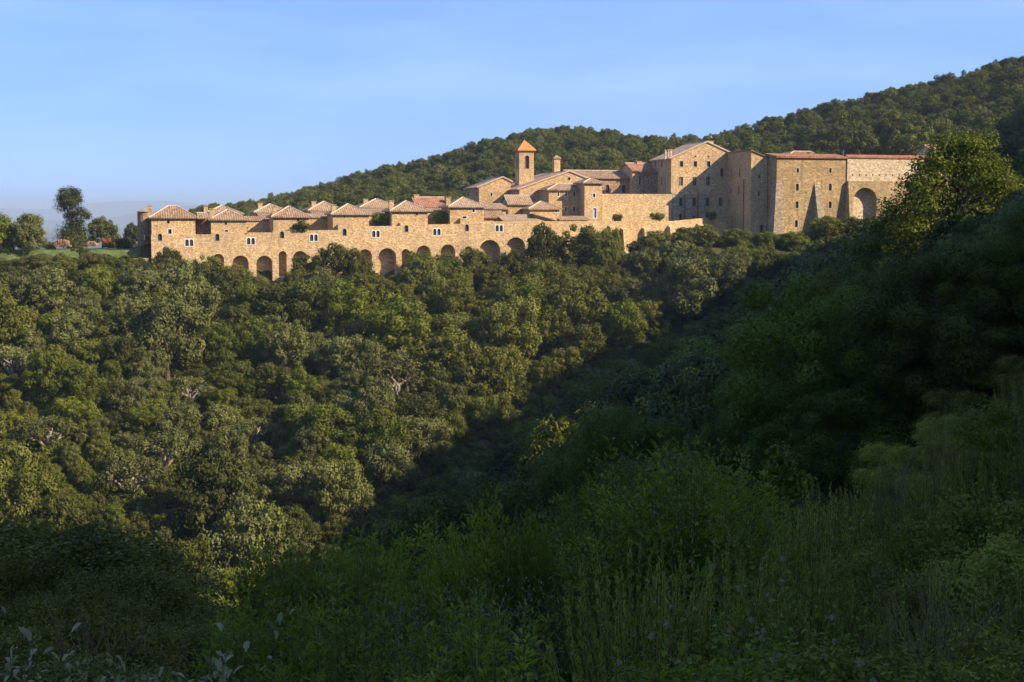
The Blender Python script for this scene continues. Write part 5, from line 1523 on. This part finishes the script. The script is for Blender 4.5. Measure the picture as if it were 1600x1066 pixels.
for (kd, c, r), L in cl.items():
    L.sort(key=lambda t: t[1]); nm, desc, cat, grp = NAMES[kd]
    for i, t in enumerate(L):
        _, u, vt, Y, x, zg, s, wide, mt = t
        pre = '' if len(L) == 1 else ('leftmost ' if i == 0 else ('rightmost ' if i == len(L) - 1 else ORD[min(i, 7)] + ' '))
        lab = (pre + desc + ' ' + r + ', ' + c)
        if len(lab.split()) > 16: lab = pre + {'arb': 'leafy strawberry bush', 'heath': 'feathery heather', 'silver': 'silvery bush', 'willow': 'narrow leaved grey bush', 'phil': 'dark small leaved bush', 'mix': 'dull green bush'}[kd] + ' ' + r + ', ' + c
        key = kd + str(fr.randrange(3 if kd in ('arb', 'heath') else 2))
        if kd == 'arb' and s > 1.35: key = 'tall' + key; s *= 0.5
        root = empty(nm, (x, Y, zg - 0.05), lab, cat, grp, rz=fr.uniform(0, 6.28))
        sw = max(0.75, min(1.35, s)) * wide
        o = bpy.data.objects.new('foliage', CROWN[key]); COL.objects.link(o); o.parent = root; o.scale = (sw, sw, s)
        m0 = {'arb': 'arb', 'heath': 'heath', 'silver': 'silver', 'willow': 'willow', 'phil': 'phil', 'mix': fr.choice(['phil', 'arb', 'heath'])}[kd]
        o.material_slots[0].link = 'OBJECT'; o.material_slots[0].material = LM[m0]
        q = bpy.data.objects.new('stem', TRUNK[key]); COL.objects.link(q); q.parent = root; q.scale = (sw, sw, s)
print('FG', len(FG))

# the rest of the bank beside the camera carries the same scrub
pts = []
for _ in range(5200):
    x, y = fr.uniform(-45, 95), fr.uniform(-6, 95); u_ = 800 + FPX * x / y if y > 1 else 9999
    if -60 < u_ < 1660 or x * x + y * y < 60: continue
    if y < 32 and y > 0.5 and -0.36 * y - 2.2 < x < 0.36 * y + 2.2: continue
    pts.append((x, y, Hs(x, y) - 0.1, fr.uniform(0.6, 1.0), fr.uniform(0, 6.28)))
NEARSC = [q_ for q_ in pts if q_[0] ** 2 + q_[1] ** 2 < 1600]
scatter('bank_scrub', 'fine leaved scrub on the bank beside the viewpoint', 'scrub', NEARSC, [('mix0', 'phil'), ('mix1', 'arb'), ('phil0', 'phil'), ('phil1', 'heath')], 8)
scatter('hillside_scrub', 'scrub on the hillside beside the viewpoint', 'scrub', [q_ for q_ in pts if q_[0] ** 2 + q_[1] ** 2 >= 1600], [('scrub0', 'olive'), ('scrub1', 'bright'), ('scrub2', 'grey'), ('scrub3', 'dark')], 9)

# bare twig shrubs
def twig_mesh(seed, h):
    rnd = random.Random(seed); mb = MB()
    def grow_(p, d, L, r, lev):
        q = p + d * L; m = (p + q) / 2 + Vector((rnd.uniform(-.05, .05), rnd.uniform(-.05, .05), 0)) * L
        mb.tube([p, m, q], [r, r * 0.8, r * 0.6], 4, cap=False)
        if lev == 0: return
        for _ in range(rnd.choice([2, 3, 3])):
            dd = (d + Vector((rnd.uniform(-.7, .7), rnd.uniform(-.7, .7), rnd.uniform(-.1, .5)))).normalized()
            grow_(p.lerp(q, rnd.uniform(0.5, 1.0)), dd, L * rnd.uniform(0.55, 0.8), r * 0.6, lev - 1)
    for k in range(5):
        grow_(Vector((rnd.uniform(-.2, .2), rnd.uniform(-.2, .2), -0.2)), Vector((rnd.uniform(-.5, .5), rnd.uniform(-.5, .5), 1)).normalized(), h * 0.42, h * 0.008, 4)
    return mb.mesh('twigs', mat=TWIG)
tw = [twig_mesh(s, 2.2) for s in (1, 2, 3)]
for i, (u, vt, Y, lab) in enumerate([(1500, 640, 30, 'tall bare pale twigs above the heather near the right edge'), (1530, 636, 33, 'bare branching twigs at the right, tips highest of the dead shrubs'), (1455, 668, 28, 'bare pale twigs left of the tallest dead shrub'),
                                  (1420, 690, 27, 'low bare twigs at the left end of the dead shrubs'), (1540, 855, 9, 'small bare twig shrub near the lower right corner'), (1470, 860, 9.5, 'small pale twig shrub left of the lower right corner'),
                                  (150, 880, 12, 'thin bare twigs sticking out of the dark bush at left')]):
    p_ = at(u, vt, Y); zg = Hs(p_.x, Y); h = p_.z - zg
    r = empty('dead_shrub', (p_.x, Y, zg), lab, 'shrub', 'bare twig shrubs in the foreground', rz=i * 1.3)
    o = obj('branches', tw[i % 3], None, r); k = h / 2.3; o.scale = (k, k, k)
# wild clematis with fluffy seed heads
rng = np.random.default_rng(77)
def fluff(n, r):
    c = np.zeros((n, 3)); d = unit(rng.normal(size=(n, 3))); v, q = leaf_quads(d * r * 0.55, unit(np.cross(d, rng.normal(size=(n, 3)))), r * 0.9, r * 0.10, rng, axis=d)
    m_ = mesh_from_quads('seed_head', v, q, np.full(n, 0.5)); m_.materials.append(FLUFF); return m_
fl = [fluff(90, 0.035), fluff(90, 0.028)]
leafy_shrub('vine', 990, 26, 0.55, 1.2, 16, 0.05, 0.035, s0=0.3, spread=1.1, lat=0.12)
for i, (u, vt, Y, lab) in enumerate([(1170, 842, 10, 'wild clematis with white fluffy seed heads on the heather right of centre'), (1225, 850, 10.4, 'second wild clematis with white seed heads, right of the first'), (1160, 948, 7.5, 'lower clematis with white fluff near the bottom, right of centre'),
                                  (1290, 975, 7.2, 'clematis with pale seed heads by the dead leaves at the bottom'), (1325, 1040, 6.4, 'clematis fluff at the very bottom edge right of centre'), (1060, 915, 8.6, 'clematis with few white heads among the heather plumes'),
                                  (1075, 700, 17, 'clematis climbing over the tallest strawberry bush'), (1060, 760, 15, 'clematis hanging in front of the tallest strawberry bush')]):
    p_ = at(u, vt, Y); zg = max(Hs(p_.x, Y), p_.z - 1.3)
    r = empty('wild_clematis', (p_.x, Y, p_.z - 1.15), lab, 'climber', 'wild clematis with white seed heads')
    o = obj('foliage', CROWN['vine'], None, r); o.material_slots[0].link = 'OBJECT'; o.material_slots[0].material = LM['arb']
    for k in range(5):
        s = obj('seed_head', fl[k % 2], None, r); a = fr.uniform(0, 6.28); rr = fr.uniform(0, 0.45)
        s.location = (rr * math.cos(a), rr * math.sin(a) - 0.15, fr.uniform(0.75, 1.22)); q = fr.uniform(0.4, 0.8); s.scale = (q, q, q)
# yellow-green young pine between the right bushes
tree('pine1', 'pine_sapling', at(1220, 690, 26).x, 26, 0.30, 'bright', 'tree', 'slender young pine standing in front of the dark valley, right of centre', z=at(1220, 690, 26).z - 2.75, rnd=fr)

# ------------------------------------------------------------------ the big light green oak at the right
rnd = random.Random(21); lp = []
for k in range(80):
    a = rnd.uniform(0, 6.28); lvl = rnd.choice([3.2, 4.6, 6.2, 7.9, 9.6, 11.2, 12.8, 14.2])
    rad_ = {3.2: 6.6, 4.6: 7.6, 6.2: 7.6, 7.9: 7.0, 9.6: 6.2, 11.2: 4.8, 12.8: 3.2, 14.2: 1.8}[lvl]
    r = rad_ * rnd.uniform(0.35, 1.0)
    for j in range(4):
        lp.append((r * math.cos(a) + rnd.uniform(-1, 1), r * math.sin(a) + rnd.uniform(-1, 1), lvl - 0.02 * r * r + rnd.uniform(-.35, .35), rnd.uniform(0.6, 1.25)))
CROWN['bigoak'] = crown_mesh('crown', 555, lp, 0.20, 0.62, core=0.45, wob=0.4, jitter=0.55)
ends = [(l[0], l[1], l[2]) for l in lp[::9]]
TRUNK['bigoak'] = limb_mesh('trunk', 556, 14, 5, 0.42, nl=len(ends), ends=ends, twist=0.8, mat=BARK)
Yo = 128; xo = at(1498, 300, Yo).x; zo = at(1490, 216, Yo).z - 15.0
tree('bigoak', 'downy_oak', xo, Yo, 1.08, 'bright', 'tree', 'large light green oak catching the sun in front of the right end of the walls', rz=0.6, z=zo, rnd=rnd, sz=0.93)
Yo = 150; xo = at(1395, 330, Yo).x; 

# ------------------------------------------------------------------ the lawn terrace at the left
rnd = random.Random(31)
def lawn_at(u, vb, Y):
    p_ = at(u, vb, Y); return p_.x, Y
tp = [(0, 0, 2.2, 1.6), (1.0, .5, 2.6, 1.5), (-1.2, .2, 2.4, 1.4), (0.2, 0, 4.0, 1.3), (-.9, 0, 4.6, 1.0), (1.4, 0, 4.9, .8), (-1.3, 0, 6.2, .9), (-.2, 0, 6.4, .8), (2.0, 0, 6.4, .9), (2.9, 0, 6.1, .6), (1.2, 0, 7.2, .6),
      (-1.9, 0, 8.2, 1.1), (-.8, 0, 8.6, 1.1), (.5, 0, 8.6, .9), (-2.4, 0, 9.6, .9), (-1.2, 0, 10.2, 1.2), (.2, 0, 10.0, 1.0), (1.2, 0, 9.2, .6), (-.6, .5, 11.2, .7), (-2.0, .3, 10.9, .5), (.8, 0, 10.8, .5)]
CROWN['tall'] = crown_mesh('crown', 601, [(x + rnd.uniform(-.4, .4), y + rnd.uniform(-1, 1), z + rnd.uniform(-.3, .3), r * rnd.uniform(1.0, 1.4)) for x, y, z, r in tp for _ in (0, 1)], 0.22, 0.8, core=0.6, wob=0.35, jitter=0.8)
CROWN['lawn'] = CROWN['cork0']; TRUNK['lawn'] = limb_mesh('trunk', 610, 5.6, 3.4, 0.3, nl=6, twist=0.5, mat=BARK)
TRUNK['tall'] = limb_mesh('trunk', 602, 11, 2, 0.28, nl=7, ends=[(-1.9, 0, 8.5), (.3, 0, 9), (2.2, 0, 6.3), (-1.2, 0, 10.3), (1.2, 0, 7.4), (-1.1, 0, 6), (0, 0, 4)], mat=BARK)
def lawn_tree(key, nm, u, vb, vt, Y, mt, lab, h0, grp=None, sw=1.0):
    p_ = at(u, vb, Y); zt = at(u, vt, Y).z; s = (zt - p_.z) / h0
    r = tree(key, nm, p_.x, Y, s * sw, mt, 'tree', lab, grp, rz=0.0 if key == 'tall' else None, z=p_.z, rnd=rnd, sz=1.0 / sw)
lawn_tree('tall', 'leaning_oak', 116, 386, 290, 318, 'dark', 'tall dark oak with ragged leaning crown standing on the lawn at left', 11.9)
lawn_tree('oak3', 'round_oak', 160, 386, 340, 325, 'olive', 'round green tree right of the tall ragged oak on the lawn', 8.3, sw=1.0)
lawn_tree('oak1', 'round_oak', 208, 388, 349, 322, 'dark', 'small almost black tree beside the left end of the monastery', 8.3, sw=0.8)
lawn_tree('oak2', 'lawn_tree', 46, 400, 332, 298, 'grey', 'light crowned tree at left in front of a round brown bush', 8.6, sw=1.0)
lawn_tree('bush0', 'garden_bush', 78, 391, 377, 306, 'dark', 'low bush between the light crowned tree and the larger log heap', 2.0)
lawn_tree('bush3', 'garden_bush', 120, 390, 368, 316, 'dark', 'dark bush at the foot of the tall ragged oak', 2.0)
lawn_tree('bush2', 'garden_bush', 178, 391, 370, 318, 'dark', 'dark low bush under the right side of the round green tree', 2.0)
lawn_tree('oak4', 'round_oak', 22, 396, 350, 303, 'olive', 'brownish round bush behind the light crowned tree at left', 8.3)
lawn_tree('oak5', 'round_oak', -8, 398, 333, 296, 'bright', 'yellow green tree cut by the left edge of the photo', 8.3)
lawn_tree('pine0', 'conifer', 125, 410, 367, 290, 'dark', 'small conifer in front of the two wood piles', 9.3, sw=1.1)
lawn_tree('bush1', 'garden_bush', 192, 390, 372, 312, 'dark', 'dark low bush between the round tree and the black tree', 2.0)
LM['red'] = leaf_mat('orange_red_leaves', (0.18, 0.05, 0.02), (0.27, 0.09, 0.03), (0.34, 0.15, 0.05), trans=0.2)
lawn_tree('bush2', 'red_bush', 165, 381, 372.5, 308, 'red', 'orange red bush on the lawn right of the wood piles', 2.0, sw=1.3)
# green bushes inside the little gardens between the cell houses
for u, vb, vt, d, lab in [(597, 356, 333, 5, 'green garden bush between the fourth and fifth cell houses'), (692, 353, 330, 5, 'green garden bush left of the rightmost cell house'), (472, 362, 345, 0.4, 'faded creeper on the third cell house'),
                       (964, 346, 333.5, 12, 'round green bush at the foot of the sunlit terrace wall'), (1026, 345, 332, 12, 'round green bush near the gabled block on the terrace'), (1112, 342, 330, 12, 'green shrub in the shaded court in front of the gabled block')]:
    a = A_(u, d, 345); q = P(a, d); p0_ = Z_(vb, u, d); zt = Z_(vt, u, d)
    s = (zt - p0_) / 2.1
    tree('bush%d' % rnd.randrange(4), 'garden_bush', q.x, q.y, s, 'bright', 'bush', lab, 'green bushes in the monastery gardens', z=p0_, rnd=rnd)
# wood piles
LOG = plain_mat('split_log_ends', (0.27, 0.165, 0.10), 0.85, 0.75, 2.5)
for (u, vb, wpx, hpx, lab) in [(97, 386, 25, 11, 'larger heap of cut logs on the lawn beside the tall tree'), (143, 384.5, 18, 6, 'smaller heap of cut logs right of the tall tree')]:
    Y = 305; p_ = at(u, vb, Y); W_m = wpx / FPX * Y; H_m = hpx / FPX * Y
    r = empty('wood_pile', (p_.x, Y, p_.z), lab, 'wood pile', 'heaps of cut logs on the lawn')
    mb = MB(); k = 0
    for layer in range(7):
        z = p_.z + 0.14 + layer * H_m / 7.0; half = W_m / 2 * math.sqrt(max(0.05, 1 - (layer / 7.0) ** 1.5))
        nlog = int(half * 2 / 0.32)
        for j in range(nlog):
            x = p_.x - half + (j + 0.5) * 2 * half / nlog + rnd.uniform(-.08, .08)
            for dy in (0.0, 0.9):
                an = rnd.uniform(-.5, .5); L = 0.45
                c0 = Vector((x - L * math.sin(an), Y + dy - L * math.cos(an), z + rnd.uniform(-.05, .08))); c1 = Vector((x + L * math.sin(an), Y + dy + L * math.cos(an), z + rnd.uniform(-.05, .08)))
                rr = rnd.uniform(0.10, 0.19); mb.tube([c0, c1], [rr, rr], 6)
    mb.build('logs', LOG, r)
# clipped hedge in front of the tall blocks
def hedge(u0, u1, vt, d, lab):
    a0, a1 = A_(u0, d, vt), A_(u1, d, vt); q0 = P(a0, d); L = a1 - a0; zt = Z_(vt, (u0 + u1) / 2, d)
    lps = []; n = int(L / 0.9)
    for i in range(n):
        for zz in (-0.6, -1.5): lps.append((i * 0.9, rnd.uniform(-.1, .1), zz, rnd.uniform(0.7, 0.8)))
    me_ = crown_mesh('foliage', 700 + n, lps, 0.2, 0.6, core=0.75)
    r = empty('hedge', (q0.x, q0.y, zt), lab, 'hedge', None, rz=BETA)
    o = obj('foliage', me_, None, r); o.material_slots[0].link = 'OBJECT'; o.material_slots[0].material = LM['dark']
hedge(1010, 1200, 371.5, -3.0, 'long clipped dark hedge at the foot of the shaded retaining wall')
hedge(1206, 1290, 373.5, -3.0, 'low clipped hedge at the foot of the bastion')
# garden wall ivy pine row on the crest and grove behind the curtain wall
GV = [(1318, 178, 430, 'pine0'), (1368, 188, 415, 'oak2'), (1400, 176, 410, 'oak5'), (1440, 180, 405, 'oak0'), (1475, 190, 402, 'oak3'), (1345, 196, 405, 'oak1'), (1424, 192, 396, 'oak6'), (1500, 200, 398, 'oak2'), (1530, 196, 392, 'oak4')]
for i, (u, vt, Y, key) in enumerate(GV):
    x = at(u, vt, Y).x; zg = Hs(x, Y); h = at(u, vt, Y).z - zg
    s = h / (9.2 if 'pine' in key else 8.4)
    if s > 1.5: s = 1.5
    if s < 0.5: s = 0.6
    tree(key, 'grove_oak' if 'oak' in key else 'umbrella_pine', x, Y, s, 'pine' if 'pine' in key else ('dark' if i % 2 else 'olive'), 'tree',
         '%s tall tree from the left in the dark grove behind the curtain wall' % ['first', 'second', 'fourth', 'fifth', 'seventh', 'third', 'sixth', 'eighth', 'ninth'][i] if 'oak' in key else 'lone pine left of the dark grove behind the bastion', 'trees of the grove behind the walls', z=max(zg, at(u, vt, Y).z - 8.4 * s), rnd=rnd)
for i, (u, vt, Y) in enumerate([(1495, 128, 500), (1545, 118, 500), (1533, 145, 470), (1492, 142, 480), (1575, 150, 440), (1590, 130, 450), (1460, 150, 500)]):
    x = at(u, vt, Y).x; z_ = at(u, vt, Y).z
    tree('pine%d' % (i % 3), 'hill_pine', x, Y, 1.35, 'pine', 'tree', ['pine on the right hill, left of the highest bright pine', 'highest bright pine on the right hill', 'bright pine below the highest one on the right hill', 'flat topped pine on the right hill below the skyline',
         'pine low on the right hill beside the right edge', 'pine touching the right edge under the skyline', 'leftmost bright pine on the right hill'][i], 'bright pines on the right hill', z=z_ - 12, rnd=rnd)
print('OBJECTS', len(bpy.data.objects))

# ------------------------------------------------------------------ the air between here and the far hills
zt_ = float(ZZ.max()) + 25; zb_ = float(ZZ.min()) - 2.0
hz = MB(); hz.box((-26000, -2200, zb_), (52000, 0, 0), (0, 28500, 0), (0, 0, zt_ - zb_))
hm = bpy.data.materials.new('haze'); hm.use_nodes = True; hn = hm.node_tree
for n in list(hn.nodes): hn.nodes.remove(n)
ho = hn.nodes.new('ShaderNodeOutputMaterial'); hv = hn.nodes.new('ShaderNodeVolumePrincipled')
hv.inputs['Color'].default_value = (0.72, 0.86, 1.0, 1); hv.inputs['Density'].default_value = 1.1e-4; hv.inputs['Anisotropy'].default_value = 0.2
hn.links.new(hv.outputs[0], ho.inputs['Volume'])
hb = hz.build('haze', hm); tag(hb, 'thin blue summer haze over the valley and far hills', 'haze', kind='stuff')
